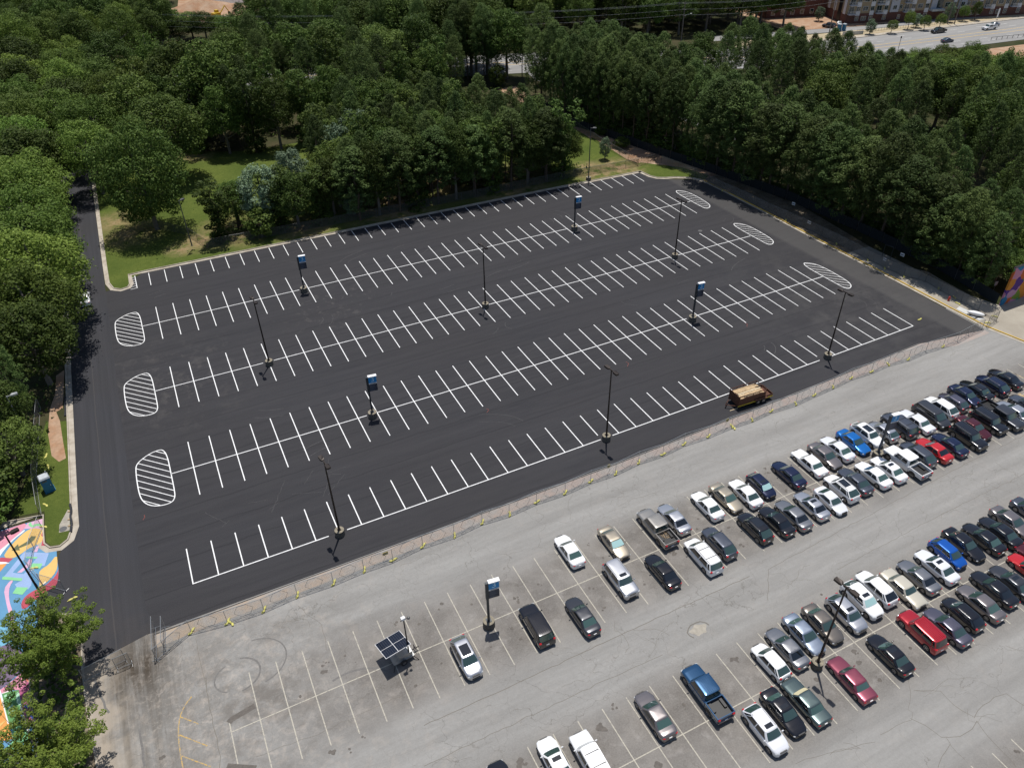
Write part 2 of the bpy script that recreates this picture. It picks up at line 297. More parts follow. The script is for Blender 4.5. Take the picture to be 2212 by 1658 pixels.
def thing(name, label, cat, loc, rz=0, group=None):
    o = bpy.data.objects.new(name, None); COL.objects.link(o); o.location = (loc[0], loc[1], loc[2] if len(loc) > 2 else 0); o.rotation_euler = (0, 0, rz); o.empty_display_size = .2
    return tag(o, label, cat, group)
def copy_tree(o, parent=None):
    c = o.copy(); COL.objects.link(c)
    if parent is not None: c.parent = parent
    for ch in KIDS.get(o.name, [k for k in o.children]): copy_tree(ch, c)
    return c
KIDS = {}
def struct(o): o['kind'] = 'structure'; return o
def GP(pts, z=0.0): return [G(x, y, z) for x, y in pts]
def smooth_pts(pts, k=3, closed=False):
    for _ in range(k):
        q = [] if closed else [pts[0]]
        rg = range(len(pts)) if closed else range(len(pts) - 1)
        for i in rg:
            a = pts[i]; b = pts[(i + 1) % len(pts)]
            q += [(a[0] * .75 + b[0] * .25, a[1] * .75 + b[1] * .25), (a[0] * .25 + b[0] * .75, a[1] * .25 + b[1] * .75)]
        if not closed: q.append(pts[-1])
        pts = q
    return pts
_o = 'zeroth first second third fourth fifth sixth seventh eighth ninth tenth eleventh twelfth thirteenth fourteenth fifteenth sixteenth seventeenth eighteenth nineteenth'.split()
_t = {2: 'twenty', 3: 'thirty', 4: 'forty', 5: 'fifty', 6: 'sixty'}
def nth(n):
    if n < 20: return _o[n]
    return (_t[n // 10][:-1] + 'ieth') if n % 10 == 0 else _t[n // 10] + '-' + _o[n % 10]
# ------------------------------------------------------------------ ground and pavements
def sheet(name, poly, z, m): return struct(MB().sheet(poly, z).build(name, m))
sheet('ground', [(-1500, -1500), (2500, -1500), (2500, 2500), (-1500, 2500)], -.06, 'forest_floor')
sheet('grey_parking_lot', [(-11, -150), (160, -150), (160, -1.6), (128, -1.4), (119.6, -4.0), (119.6, 2), (-11, 2)], -.012, 'old_pavement')
sheet('concrete_apron', [(119.75, 26), (119.75, -4), (121.8, -10.4), (127, -40), (200, -40), (200, -1.5), (128, -1.5), (126.5, 3), (125.5, 26)], -.006, 'beige_concrete')
sheet('fresh_asphalt_lot', [(-6.9, 73), (-6.9, -4.5), (-4.2, -4.75), (11.5, -4.85), (51, -4.85), (85.7, -3.95), (107.2, -3.2), (113, -4.3), (119.4, -5.2), (119.3, 12), (118.6, 44), (117.6, 65), (109.5, 70), (108.8, 75.2), (84.9, 76.1), (69.7, 76.5), (22.3, 77.6), (2, 77.9), (-3, 74)], 0, 'asphalt')
sheet('entrance_road', [(-11.3, 240), (-11.3, 16), (-12.5, 12.5), (-13.2, 10), (-14.3, 7.5), (-14.4, 4), (-13.8, 1), (-11, 1.0), (-10.8, -5.9), (-4.2, -4.5), (-4.8, -1), (-4.8, 40), (-4.7, 60), (-4.7, 240)], .004, 'road_asphalt')
sheet('lawn', [(-4.0, 78), (-4.0, 140), (14, 149), (19, 140.5), (25, 136), (32, 133), (46, 133), (62, 128), (95, 118), (111, 121), (111, 100), (110.6, 79), (109, 76), (70, 77.2), (22, 78.2), (2, 78.6), (-2, 75)], -.03, 'lawn')
# raised strips behind the kerbs
pts = [(-4.05, 130), (-4.05, 84), (-4.0, 76.5), (-3.4, 74.0), (-2.2, 73.0), (-1.0, 73.3), (-.6, 74.4), (-.55, 78.2)] + [(3, 78.3), (22.3, 77.95), (50, 77.3), (69.7, 76.85), (84.9, 76.55), (100, 75.9), (108.8, 75.5)]
b = MB(); b.kerb(pts, 0, .16, -.05, .15); b.strip(offset(pts, -.3), .6, .010)
struct(b.build('kerb_back', 'kerb_concrete'))
sheet('verge_grass_strip', [(-4.1, 130), (-3.95, 84), (-3.85, 76.6), (-3.2, 74.2), (-2.2, 73.25), (-1.2, 73.5), (-.75, 74.6), (-.7, 78.35), (3, 78.45), (22.3, 78.1), (50, 77.45), (69.7, 77), (84.9, 76.7), (100, 76.05), (108.8, 75.65), (110, 78), (111, 100), (60, 100), (10, 128)], .06, 'lawn')
pts = [(108.8, 75.5), (109.2, 72.2), (110.0, 70.6), (111.6, 69.6), (113.5, 69.0), (115.5, 67.8), (117, 66.4), (118.1, 64.2)]
b = MB(); b.kerb(pts, 0, .16, -.05, .15); b.strip(offset(pts, -.3), .6, .010); struct(b.build('kerb_corner', 'kerb_concrete'))
sheet('corner_lawn', [(108.9, 75.7), (109.3, 72.3), (110.1, 70.8), (111.7, 69.75), (113.6, 69.2), (115.6, 68), (117.1, 66.5), (118.2, 64.3), (121, 66), (118.5, 73), (112, 80), (109.5, 80)], .055, 'lawn')
yk = [(118.1, 64.2), (118.5, 58), (119.0, 44.4), (119.3, 28), (119.9, 12.4), (120.1, 2), (120.3, -4.7), (121.8, -11), (127.5, -40)]
b = MB(); b.kerb(yk, .0, .16, -.05, .15, 1); b.strip(offset(yk, -.25), .48, .010, 0); struct(b.build('yellow_kerb', ['kerb_concrete', 'kerb_yellow']))
sheet('leafy_verge', [(118.2, 64.5), (118.65, 58), (119.15, 44.4), (119.45, 28), (119.6, 24), (125.6, 24), (127.5, 44), (121.5, 74), (118, 84), (113, 84), (113, 74), (119, 67)], .03, 'leaf_litter')
sheet('dirt_track', [(110.6, 121), (110.4, 104), (109.8, 94), (110.2, 84), (111.5, 79), (115.5, 76), (118, 70), (119.5, 65), (123.5, 66), (121.5, 76), (117, 92), (113.5, 112), (112.6, 130), (114, 150), (108, 150), (108.5, 133)], .035, 'red_dirt')
# entrance side kerbs
pts = [(-11.45, 240), (-11.45, 17.5), (-11.4, 14.9), (-11.9, 13.0), (-12.8, 12.3), (-13.9, 12.6), (-14.5, 13.6), (-14.6, 15.5), (-14.6, 18.6), G(0, 1131), G(-80, 1151)]
b = MB(); b.kerb(pts, -.16, 0, -.05, .15); b.strip(offset(pts[:8], .33), .66, .011); struct(b.build('kerb_entrance', 'kerb_concrete'))
sheet('entrance_verge', [(-11.6, 240), (-11.6, 17.5), (-11.55, 14.9), (-12, 13.2), (-12.8, 12.5), (-13.8, 12.8), (-14.35, 13.7), (-14.45, 15.5), (-14.5, 18.8), G(0, 1130), G(-80, 1150), (-60, 60), (-60, 240)], .07, 'forest_floor')
sheet('entrance_grass', [(-11.65, 37), (-11.65, 17.5), (-11.6, 14.9), (-12.05, 13.3), (-12.8, 12.6), (-13.75, 12.9), (-14.25, 13.8), (-14.4, 19.3), (-18, 20), (-16, 28), (-14.2, 38)], .078, 'lawn')
sheet('bare_earth_strip', GP([(139, 800), (122, 812), (120, 850), (108, 885), (104, 935), (112, 985), (128, 998), (143, 990), (136, 950), (130, 910), (122, 890), (136, 882), (138, 840)]), .086, 'red_dirt')
sheet('walkway', GP([(110, 1102), (0, 1130), (-80, 1150), (-80, 1164), (0, 1143), (93, 1111), (97, 1130), (99, 1152), (109, 1148)]), .02, 'kerb_concrete')
sheet('inlet_slab', GP([(147, 1101), (152, 1103), (151, 1146), (128, 1151), (129, 1134)]), .094, 'slab')
# planting island between the painted street and the grey lot
isl = [(-11.0, -5.9), (-10.9, -2), (-11.0, .3), (-11.6, 1.5), (-13, 2.1), (-14.6, 1.6), (-15.6, .0), (-15.9, -3), (-15.6, -8), (-14.6, -14), (-13.4, -22), (-12.5, -36), (-9.9, -36), (-9.9, -20), (-10.8, -10)]
b = MB(); b.kerb(isl, 0, .16, -.05, .15, closed=True); struct(b.build('island_kerb', 'kerb_concrete'))
sheet('island_soil', offset(isl, .15, True), .08, 'leaf_litter')
sheet('pink_gutter', [(-4.35, -5.6), (-4.25, -5.1), (11.5, -5.05), (51, -5.05), (85.7, -4.15), (107.2, -3.35), (119.2, -5.2), (119.2, -6.2), (112, -6.4), (107, -5.0), (85.7, -5.5), (51, -6.25), (20, -6.5), (0, -6.6), (-4.2, -6.8)], -.004, 'pink_edge')
# broken kerb edge between new asphalt and old pavement
b = MB(); b.kerb([(-4.3, -5.0), (11.5, -4.98), (51, -4.98), (85.7, -4.08), (107.2, -3.3), (119.2, -5.15)], 0, -.08, -.02, .035); struct(b.build('asphalt_lip', 'dark_trim'))
# parking lots, highway and building site seen past the trees
sheet('rear_parking_lot', [(141, 82), (139, 100), (140, 128), (126, 148), (122, 152), (128, 182), (178, 150), (178, 120), (168, 100), (166, 84), (150, 80)], .01, 'highway')
HWY = [(600, 102), (323.4, 134.7), (247.4, 143.3), (200, 152), (140, 182), (60, 208), (0, 222), (-120, 240)]
b = MB(); b.strip(offset(HWY, 12.2), 24.4, .012); struct(b.build('highway', 'highway'))
b = MB()
for off, m, dash in ((3.6, 0, 1), (7.2, 0, 1), (10.6, 1, 0), (13.9, 1, 0), (17.3, 0, 1), (20.8, 0, 1)):
    q = offset(HWY, off)
    for (x0, y0), (x1, y1) in zip(q, q[1:]):
        L_ = math.hypot(x1 - x0, y1 - y0); k = 0.0
        while k < L_:
            e = min(L_, k + (3.2 if dash else 9.5)); f = lambda t: (x0 + (x1 - x0) * t / L_, y0 + (y1 - y0) * t / L_); b.strip([f(k), f(e)], .3, .02, m); k += 12 if dash else 9.5
struct(b.build('highway_markings', ['road_white', 'road_yellow']))
b = MB(); b.kerb(offset(HWY[:4], -.1), -.3, .0, 0, .15); b.strip(offset(HWY[:4], -1.6), 2.4, .05); struct(b.build('highway_kerb', 'kerb_concrete'))
b = MB(); b.strip(offset(HWY[:4], -6.2), 7.2, .03); struct(b.build('sandy_verge', 'sandy_verge'))
sheet('service_road', [(200, 165), (262, 150.5), (330, 141.5), (332, 145), (262, 155.8), (205, 171)], .038, 'highway')
sheet('red_building_plot', [(236, 185), (232, 164), (262, 156.5), (420, 138), (420, 260), (240, 260)], .0, 'red_dirt')
sheet('red_bank', [(262, 112), (330, 104), (420, 92), (420, 60), (262, 90)], .0, 'red_dirt')
sheet('clearing', [(14, 184), (36, 178), (42, 204), (24, 212), (12, 205)], .015, 'highway')
sheet('roadside_grass', [(10, 228), (45, 219), (60, 236), (20, 246)], .012, 'lawn')
sheet('building_site_dirt', GP([(380, 60), (500, 60), (560, 20), (480, 0), (385, 0)]), .01, 'red_dirt')
# a heap of red spoil and a heap of grey gravel on the building site
def heap(name, c, rx, ry, h, m, label):
    b = MB(); n = 22; rings = 7; vs = [(c[0], c[1], h)]; fs = []
    for j in range(1, rings + 1):
        for i in range(n):
            t = 2 * PI * i / n; k = j / rings; rr = k * (1 + .12 * math.sin(3 * t + 1) + .07 * math.sin(7 * t)); vs.append((c[0] + rx * rr * math.cos(t), c[1] + ry * rr * math.sin(t), h * (1 - k) ** 1.15 + (random.uniform(-.2, .2) if j < rings else -.05)))
    for i in range(n): fs.append((0, 1 + i, 1 + (i + 1) % n))
    for j in range(rings - 1):
        for i in range(n): p = 1 + j * n; fs.append((p + i, p + n + i, p + n + (i + 1) % n, p + (i + 1) % n))
    tag(b.add(vs, fs).build(name, m, smooth=True), label, 'heap')
heap('spoil_heap', (46, 318), 17, 9, 5, 'red_dirt', 'heap of red earth on the building site past the highway')
heap('gravel_heap', (66, 335), 14, 8, 6, 'gravel_grey', 'grey gravel heap behind the red earth heap')

# ------------------------------------------------------------------ painted lines of the new lot
def jag(pts, amp, step=.7):
    out = [pts[0]]
    for p, q in zip(pts, pts[1:]):
        L_ = math.dist(p, q); n = max(1, int(L_ / step))
        for i in range(1, n + 1): t = i / n; out.append((p[0] + (q[0] - p[0]) * t + random.gauss(0, amp), p[1] + (q[1] - p[1]) * t + random.gauss(0, amp)))
    return out
ROWS = {1: ((-.0009, 2.76209, 2.65606), (-.00067, -.01934, 58.33782)), 2: ((-.00013, 2.73603, 2.72252), (.00023, -.02957, 38.64)), 3: ((.00074, 2.71361, 2.81526), (.00074, -.02477, 19.19724)), 4: ((.00137, 2.70191, .13794), (.0008, -.01171, -.12479))}
ev = lambda c, i: c[0] * i * i + c[1] * i + c[2]
b = MB(); LW = .125
def seg(a, c, wd=LW, z=.009, m=0): b.strip([a, c], wd, z, m)
gaps = {1: ((8.72, .8), (28.35, .8)), 2: ((5.0, .8), (18.15, .8), (32.3, .8)), 3: ((8.75, .8), (28.5, .8)), 4: ((5.95, 1.1), (19.3, .9), (33.2, .9))}
for r, (cx, cy) in ROWS.items():
    n = 41 if r == 4 else 39; up = 5.45
    for i in range(n):
        x, y = ev(cx, i), ev(cy, i)
        if r == 4:
            f = y + 5.5 + .5 * (i / 40) ** 3
            seg((x, y + (.9 if i in (6, 19, 33) else 0)), (x, f))
        else: seg((x, y - 5.5), (x, y + 5.5))
    e0, e1 = (0, 40) if r == 4 else (-1.02, 38.9)
    cuts = [e0]
    for g_, hw in gaps[r]: cuts += [g_ - hw / 2.74, g_ + hw / 2.74]
    cuts.append(e1)
    for k in range(0, len(cuts), 2):
        a_, c_ = cuts[k], cuts[k + 1]; st_ = 6
        pp = [(ev(cx, a_ + (c_ - a_) * q / st_), ev(cy, a_ + (c_ - a_) * q / st_)) for q in range(st_ + 1)]
        b.strip([(p[0] - (LW / 2 if (r == 4 and k == 0 and j == 0) else 0), p[1]) for j, p in enumerate(pp)], LW, .011)
for i in range(39):
    x = 2.75 + 2.727 * i; t = 77.25 - 2.1 * (i / 38) ** 1.5; seg((x, t), (x - .04, t - 4.95))
sb = MB()
rs = random.Random(17)
for _ in range(34):
    cx, cy, r0, t0_ = rs.uniform(-2, 118), rs.choice((10, 29, 48, 65)) + rs.uniform(-3, 3), rs.uniform(5, 14), rs.uniform(0, 6.28)
    p = [(cx + r0 * math.cos(t0_ + t), cy + .45 * r0 * math.sin(t0_ + t)) for t in np.linspace(0, rs.uniform(.3, .9), 14)]
    if all(-4 < q[0] < 116 and -3 < q[1] < 74 for q in p):
        sb.strip(p, rs.uniform(.04, .10), .0050 + .00004 * _)
        if rs.random() < .5: sb.strip(offset(p, 1.6), rs.uniform(.04, .10), .00502 + .00004 * _)
for k in range(12): x0 = rs.uniform(0, 20); sb.strip(jag([(x0, 8 + rs.uniform(-2, 3)), (x0 + rs.uniform(1, 4), 10 + rs.uniform(-3, 3))], .05, .4), .05, .0066 + .00004 * k)
struct(sb.build('scuff_marks', 'scuff'))
# hatched islands at the row ends
IL = [(-.31, 24.51), (-.86, 24.77), (-2.03, 24.55), (-3.25, 23.67), (-3.72, 23.05), (-3.89, 22.29), (-3.96, 20.18), (-3.91, 17.41), (-3.7, 15.96), (-3.2, 14.88), (-2.35, 14.11), (-1.19, 13.8), (-.37, 13.93), (.01, 14.62), (.09, 15.8), (.07, 19.54), (.03, 22.99)]
IR = [(110.03, 24.67), (110.65, 24.59), (111.62, 23.58), (112.12, 21.82), (112.22, 18.85), (112.12, 16.2), (111.72, 14.91), (110.91, 14.2), (110.17, 14.14), (109.86, 14.75), (109.77, 16.39), (109.64, 19.26), (109.55, 23.43)]
def clip(poly, c):
    """parts of the line x + y = c inside poly"""
    hit = []
    for (x0, y0), (x1, y1) in zip(poly, poly[1:] + poly[:1]):
        s0, s1 = x0 + y0 - c, x1 + y1 - c
        if s0 * s1 < 0: t = s0 / (s0 - s1); hit.append((x0 + (x1 - x0) * t, y0 + (y1 - y0) * t))
    return sorted(hit)
for dy, sx in ((0, 0), (19.35, -.05), (38.95, -.05)):
    for side, pl in ((0, IL), (1, IR)):
        dx = sx if side == 0 else (0, -.4, -.7)[int(dy / 19)]
        yy = dy if side == 0 else (0, 19.05, 37.9)[int(dy / 19)]
        p = [(x + dx, y + yy) for x, y in pl]; b.strip(smooth_pts(p, 2, True), LW, .011, closed=True)
        lo = min(x + y for x, y in p); hi = max(x + y for x, y in p); c = lo + .55
        while c < hi - .15:
            h_ = clip(p, c)
            if len(h_) >= 2 and math.dist(h_[0], h_[-1]) > .3: seg(h_[0], h_[-1], .10)
            c += 1.245
for k in range(6): seg((.35, 72.4 + k * .88), (-.95 + .25 * (k < 1), 72.3 + k * .88), .1)
seg((.4, 72.3), (.4, 77.3)); seg((-.9, 72.9), (-.95, 77.0), .1)
struct(b.build('parking_lines', ['white_line', 'faded_line']))
# faded lines of the old lot
b = MB()
for Yc, x0, x1, dep in ((-19.2, .9, 122, 5.4), (-37.85, 8.7, 122, 5.35), (-56.6, 50, 122, 5.3)):
    k = 0; x = x0
    while x < x1:
        d = random.uniform(-.1, .1)
        if Yc > -30 and x < 3: seg((x, Yc - 5.3), (x, Yc + (1.2 if x < 2 else 5.0)), .1, -.004)
        else: seg((x, Yc - dep + d), (x + (.0), Yc + dep + d), .1, -.004)
        x += 2.605; k += 1
    seg((x0, Yc), (x1, Yc + .35), .1, -.003)
struct(b.build('faded_parking_lines', 'faded_line'))
b = MB()
zz = lambda x, y: G(x / 3.998, 1243.2 + y / 3.998)
arc = smooth_pts([zz(1655, 1040), zz(1600, 1110), (zz(1560, 1190)), zz(1540, 1290), zz(1542, 1420), zz(1560, 1540), zz(1580, 1660)], 2); b.strip(arc, .11, -.004)
for p, q in (((1556, 1215), (1715, 1275)), ((1548, 1370), (1790, 1465)), ((1562, 1550), (1820, 1645))): b.strip([zz(*p), zz(*q)], .11, -.0034)
r_ = lambda x, y: G(1659 + x / 3.998, 1243.2 + y / 3.998)
b.strip([G(2188, 805), G(2212, 816), G(2240, 830)], .12, -.004); b.strip([G(2200, 850), G(2212, 856)], .5, -.004)
struct(b.build('old_yellow_lines', 'faded_yellow'))
# cracks, seams, tyre marks and oil drips of the old lot
q_ = lambda x, y: G(1106 + x / 3.998, 1243.2 + y / 3.998)
y_ = lambda x, y: G(553 + x / 3.998, 1243.2 + y / 3.998)
g_ = lambda x, y: G(1106 + x / 3.998, 829.5 + y / 3.998)
h_ = lambda x, y: G(1659 + x / 3.998, 829.5 + y / 3.998)
CZ = [-.0095]
b = MB()
for pts, wd, amp in (([q_(-760, 1290), q_(0, 945), q_(1000, 480), q_(2050, 0)], .10, .03), ([q_(-760, 1640), q_(0, 1282), q_(900, 860), q_(1300, 680)], .07, .05), ([r_(0, 215), h_(0, 1600), h_(870, 1130), h_(1700, 690), h_(2300, 400)], .07, .04), ([h_(600, 1600), h_(1500, 1120), h_(2250, 760)], .06, .06), ([y_(0, 1560), y_(540, 1360), y_(1300, 1010), y_(1500, 900)], .05, .08),
                     ([r_(1260, 985), r_(1400, 990), r_(1480, 995), r_(1600, 1110), r_(1780, 1225)], .07, .06), ([r_(1780, 1225), r_(1860, 1120), r_(1960, 1050), r_(2060, 1015), r_(2120, 1060), r_(2250, 1150)], .07, .06), ([r_(1805, 1250), r_(1760, 1320), r_(1660, 1380), r_(1580, 1395), r_(1500, 1385), r_(1350, 1290), r_(1240, 1230)], .07, .06),
                     ([r_(1805, 1250), r_(1900, 1380), r_(1990, 1480), r_(2120, 1620), r_(2150, 1658)], .07, .05), ([r_(1540, 1395), r_(1570, 1450), r_(1500, 1560), r_(1470, 1658)], .06, .06), ([r_(1570, 1450), r_(1700, 1585)], .05, .06), ([r_(240, 1620), r_(420, 1560), r_(520, 1530), r_(640, 1510), r_(700, 1480), r_(820, 1460), r_(930, 1430)], .05, .08), ([r_(800, 1490), r_(720, 1450), r_(650, 1440)], .05, .05), ([r_(970, 1370), r_(1100, 1290), r_(1240, 1235), r_(1260, 1180), r_(1220, 1150), r_(1230, 1000), r_(1210, 860)], .045, .05),
                     ([r_(1280, 990), r_(1400, 1000), r_(1560, 880), r_(1800, 880)], .04, .06), ([r_(2050, 600), r_(2150, 640), r_(2250, 650)], .05, .06), ([y_(360, 255), y_(560, 420), y_(620, 640)], .05, .08), ([zz(1780, 880), zz(1800, 1100), zz(1870, 1400), zz(1900, 1560), zz(1890, 1658)], .07, .04), ([zz(1690, 540), zz(1720, 700), zz(1780, 960)], .05, .03), ([q_(90, 600), q_(500, 620), q_(520, 640)], .03, .05)):
    CZ[0] += .0001; b.strip(jag(pts, amp), wd * .62, CZ[0])
for _ in range(60):                                     # short random hairline cracks in the worn lanes
    cx, cy = random.uniform(8, 115), random.choice((random.uniform(-12.5, -7.5), random.uniform(-31.5, -26), random.uniform(-52, -45))); a_ = random.uniform(0, PI); p = [(cx, cy)]
    for _k in range(random.randint(3, 8)): a_ += random.gauss(0, .5); p.append((p[-1][0] + math.cos(a_) * .8, p[-1][1] + .6 * math.sin(a_) * .8))
    CZ[0] += .00003; b.strip(jag(p, .06, .35), random.uniform(.015, .03), CZ[0])
struct(b.build('pavement_cracks', 'crack'))
b = MB()
for c, r0, a0, a1 in (((4.2, -12.9), 3.1, -1.4, 1.5), ((2.4, -13.6), 2.2, -1.5, 1.3), ((2.2, -13.6), 1.9, 1.9, 4.2), ((12, -22), 4.5, .3, 1.9)):
    for dr in (0,): b.strip([(c[0] + r0 * math.cos(t), c[1] + r0 * .85 * math.sin(t)) for t in np.linspace(a0, a1, 26)], random.uniform(.12, .26), -.0109 + .0001 * r0)
for k_, (p, q) in enumerate((((820, 900), (930, 1190)), ((1250, 1640), (1200, 1320)))): b.strip(jag([zz(*p), zz(*q)], .05), .2, -.0111 + .0001 * k_)
struct(b.build('tyre_marks', 'tyre_mark'))
b = MB()
DZ = [-.0028]
def drip(c, r):
    n = 12; DZ[0] += .00003; b.sheet([(c[0] + r * random.uniform(.65, 1.15) * math.cos(2 * PI * i / n), c[1] + r * random.uniform(.6, 1.1) * math.sin(2 * PI * i / n)) for i in range(n)], DZ[0])
for c, r in ((y_(625, 742), .12), (y_(572, 783), .16), (y_(577, 830), .25), (y_(385, 1026), .17), (y_(640, 1520), .3), (y_(665, 1540), .25), (y_(817, 1494), .15), (y_(928, 1388), .15), (y_(1210, 410), .2), (y_(1600, 237), .2), (y_(1580, 290), .14), (q_(882, 1130), .22), (q_(868, 1110), .12), (q_(765, 1290), .25), (q_(770, 1325), .35), (q_(790, 1330), .25), (q_(60, 1610), .35), (q_(100, 1630), .2), (q_(1260, 1630), .45), (q_(30, 195), .2), (q_(55, 218), .22), (q_(687, 103), .2), (q_(790, 280), .2), (q_(1880, 712), .2), (q_(1915, 716), .22), (q_(1950, 712), .18), (r_(745, 655), .35), (r_(765, 668), .2), (r_(803, 742), .3), (r_(960, 900), .28), (r_(412, 890), .25), (r_(2160, 1520), .25), (g_(1385, 1458), .25), (g_(1410, 1470), .2), (g_(1590, 1250), .2), (g_(1870, 1240), .2), (g_(1990, 1390), .2), (g_(660, 1385), .15), (h_(355, 915), .3), (h_(150, 915), .2), (zz(1400, 1560), .2), (zz(1350, 748), .1), (g_(2180, 730), .2), (h_(20, 770), .2)):
    for _ in range(3): drip((c[0] + random.gauss(0, .12), c[1] + random.gauss(0, .12)), r * random.uniform(.5, 1))
for _ in range(70):
    Yc = random.choice((-16.4, -21.8, -35.2, -40.5)); drip((8.9 + 2.605 * random.randint(0, 40) + 1.3 + random.gauss(0, .25), Yc + random.gauss(0, .9)), random.uniform(.06, .2))
b.strip(smooth_pts([zz(1975, 1265), zz(2000, 1235), zz(2080, 1190), zz(2200, 1120)], 2), .55, -.0035); b.strip(smooth_pts([zz(1960, 1640), zz(2080, 1650), zz(2211, 1658)], 2), .5, -.0035)
struct(b.build('oil_stains', 'oil'))
b = MB(); ph = q_(1615, 465)
b.add([(ph[0] + (.95 * math.cos(t) * (1 + .2 * math.sin(3 * t))), ph[1] + .6 * math.sin(t) * (1 + .18 * math.sin(5 * t)), -.001) for t in np.linspace(0, 2 * PI, 22, False)], [tuple(range(22))])
b.strip(jag([(ph[0] + 1.25 * math.cos(t), ph[1] + .85 * math.sin(t)) for t in np.linspace(0, PI * 1.2, 9)], .05, .3), .09, .001, 1); struct(b.build('pothole', ['slab', 'crack']))
mat('orange_mark', (.20, .05, .04), .8); b = MB()
for p in ((1000, 1485), (2027, 1145)): c = G(1106 + p[0] / 3.998, 414.75 + p[1] / 3.998); b.strip([(c[0] - .4, c[1] - .5), (c[0] + .2, c[1] + .1), (c[0] + .1, c[1] + .6)], .07, .012)
for p in ((2000, 225),): c = G(553 + p[0] / 3.998, 829.5 + p[1] / 3.998); b.strip([(c[0] - .3, c[1] - .4), (c[0] + .2, c[1]), (c[0], c[1] + .4)], .07, .012)
c = G(1240 / 3.998, 829.5 + 1150 / 3.998); b.strip([(c[0] - .1, c[1] - .4), (c[0] + .15, c[1]), (c[0] + .1, c[1] + .4)], .07, .012); struct(b.build('survey_marks', 'orange_mark'))

# ------------------------------------------------------------------ painted street (bottom left)
MC = dict(pink=(.62, .25, .33), yellow=(.66, .43, .14), red=(.42, .06, .09), blue=(.10, .26, .42), pale=(.27, .38, .60), mint=(.22, .55, .26), lilac=(.60, .36, .50), white=(.75, .73, .70), orange=(.66, .29, .07), green=(.10, .26, .08), cyan=(.15, .38, .52), purple=(.15, .105, .165), sand=(.50, .42, .32), coral=(.62, .18, .10), olive=(.11, .12, .06), deep=(.03, .09, .32), aqua=(.36, .60, .42), magenta=(.40, .10, .20))
for k, v in MC.items(): mat('street_' + k, v, .8, var=.08, vscale=.7)
mk = list(MC); b = MB(); mz = [.006]
M1 = lambda x, y: G(x / 4.722, 1107 + y / 4.722)
def patch(c, pts, fn=M1, sm=0, z=None):
    mz[0] += .0012; p = [fn(*q) for q in pts]
    if sm: p = smooth_pts(p, sm, True)
    b.sheet(p, mz[0], mk.index(c))
patch('blue', [(-700, -60), (0, 180), (250, 110), (440, 60), (455, 200), (470, 280), (575, 330), (580, 440), (600, 600), (590, 690), (540, 760), (400, 830), (370, 900), (380, 1100), (420, 1500), (450, 1900), (480, 2700), (-700, 2700)])
patch('pink', [(-600, -40), (0, 190), (250, 108), (280, 130), (200, 210), (0, 420), (-600, 900)])
patch('white', [(-300, 600), (0, 385), (240, 172), (262, 180), (140, 270), (40, 380), (-20, 470), (-300, 800)], sm=1)
patch('lilac', [(245, 165), (280, 105), (440, 58), (460, 180), (400, 190), (330, 160)])
patch('mint', [(300, 100), (285, 128), (330, 155), (380, 128), (455, 150), (440, 125), (390, 105), (320, 130), (325, 100)], sm=1)
patch('yellow', [(330, 155), (420, 165), (455, 200), (440, 290), (350, 340), (280, 370), (200, 430), (130, 465), (30, 455), (80, 370), (180, 260), (260, 190)], sm=1)
patch('red', [(455, 190), (430, 200), (420, 230), (440, 250), (430, 300), (420, 335), (560, 335), (575, 320), (500, 300), (465, 260)], sm=0)
patch('red', [(-200, 520), (20, 455), (135, 465), (90, 505), (-10, 500), (-200, 640)])
patch('white', [(-200, 620), (-10, 500), (60, 502), (100, 515), (40, 520), (-30, 530), (-200, 660)])
patch('orange', [(-200, 660), (-20, 525), (70, 520), (10, 590), (-30, 640), (-200, 860)])
patch('olive', [(370, 240), (320, 236), (280, 290), (190, 345), (185, 318), (117, 386), (205, 382), (195, 362), (300, 320), (350, 275)])
patch('pale', [(245, 400), (500, 410), (455, 540), (330, 560), (300, 660), (260, 690), (20, 670), (50, 640)])
patch('blue', [(260, 455), (380, 450), (330, 520), (280, 590), (240, 625), (130, 610), (200, 530)])
patch('pale', [(245, 620), (330, 660), (320, 740), (290, 780), (180, 770), (150, 730), (220, 690)])
patch('lilac', [(370, 345), (400, 340), (380, 400), (340, 400), (360, 375)])
patch('lilac', [(300, 470), (330, 480), (310, 540), (220, 610), (175, 610), (260, 540)])
patch('mint', [(270, 447), (385, 450), (375, 468), (265, 462)]); patch('mint', [(335, 515), (435, 518), (410, 570), (305, 560)]); patch('mint', [(30, 650), (230, 668), (220, 696), (20, 680)]); patch('mint', [(170, 758), (290, 762), (230, 836), (128, 822)])
patch('lilac', [(105, 690), (140, 690), (100, 750), (90, 830), (100, 920), (130, 1000), (150, 1150), (185, 1300), (190, 1400), (165, 1350), (135, 1200), (95, 1050), (60, 900), (38, 780)], sm=1)
patch('yellow', [(580, 425), (590, 520), (575, 600), (500, 690), (430, 745), (400, 755), (405, 700), (395, 610), (430, 570), (500, 530)], sm=1)
patch('red', [(600, 560), (592, 700), (560, 760), (430, 820), (370, 880), (290, 960), (225, 990), (215, 920), (260, 850), (350, 790), (470, 740), (555, 660), (590, 600)], sm=1)
patch('cyan', [(-300, 1000), (60, 1150), (170, 1350), (30, 1400), (-300, 1500)], sm=1)
M2 = lambda x, y: G(x / 7.31, 1431 + y / 7.31)
patch('sand', [(60, -250), (200, -240), (300, -120), (100, -80), (60, 60), (-200, 140)], M2, 1)
patch('purple', [(-400, -100), (130, -300), (330, -200), (420, 30), (250, 210), (0, 420), (-400, 700)], M2)
patch('pink', [(0, 430), (170, 300), (330, 170), (450, 200), (420, 420), (200, 430), (30, 480)], M2)
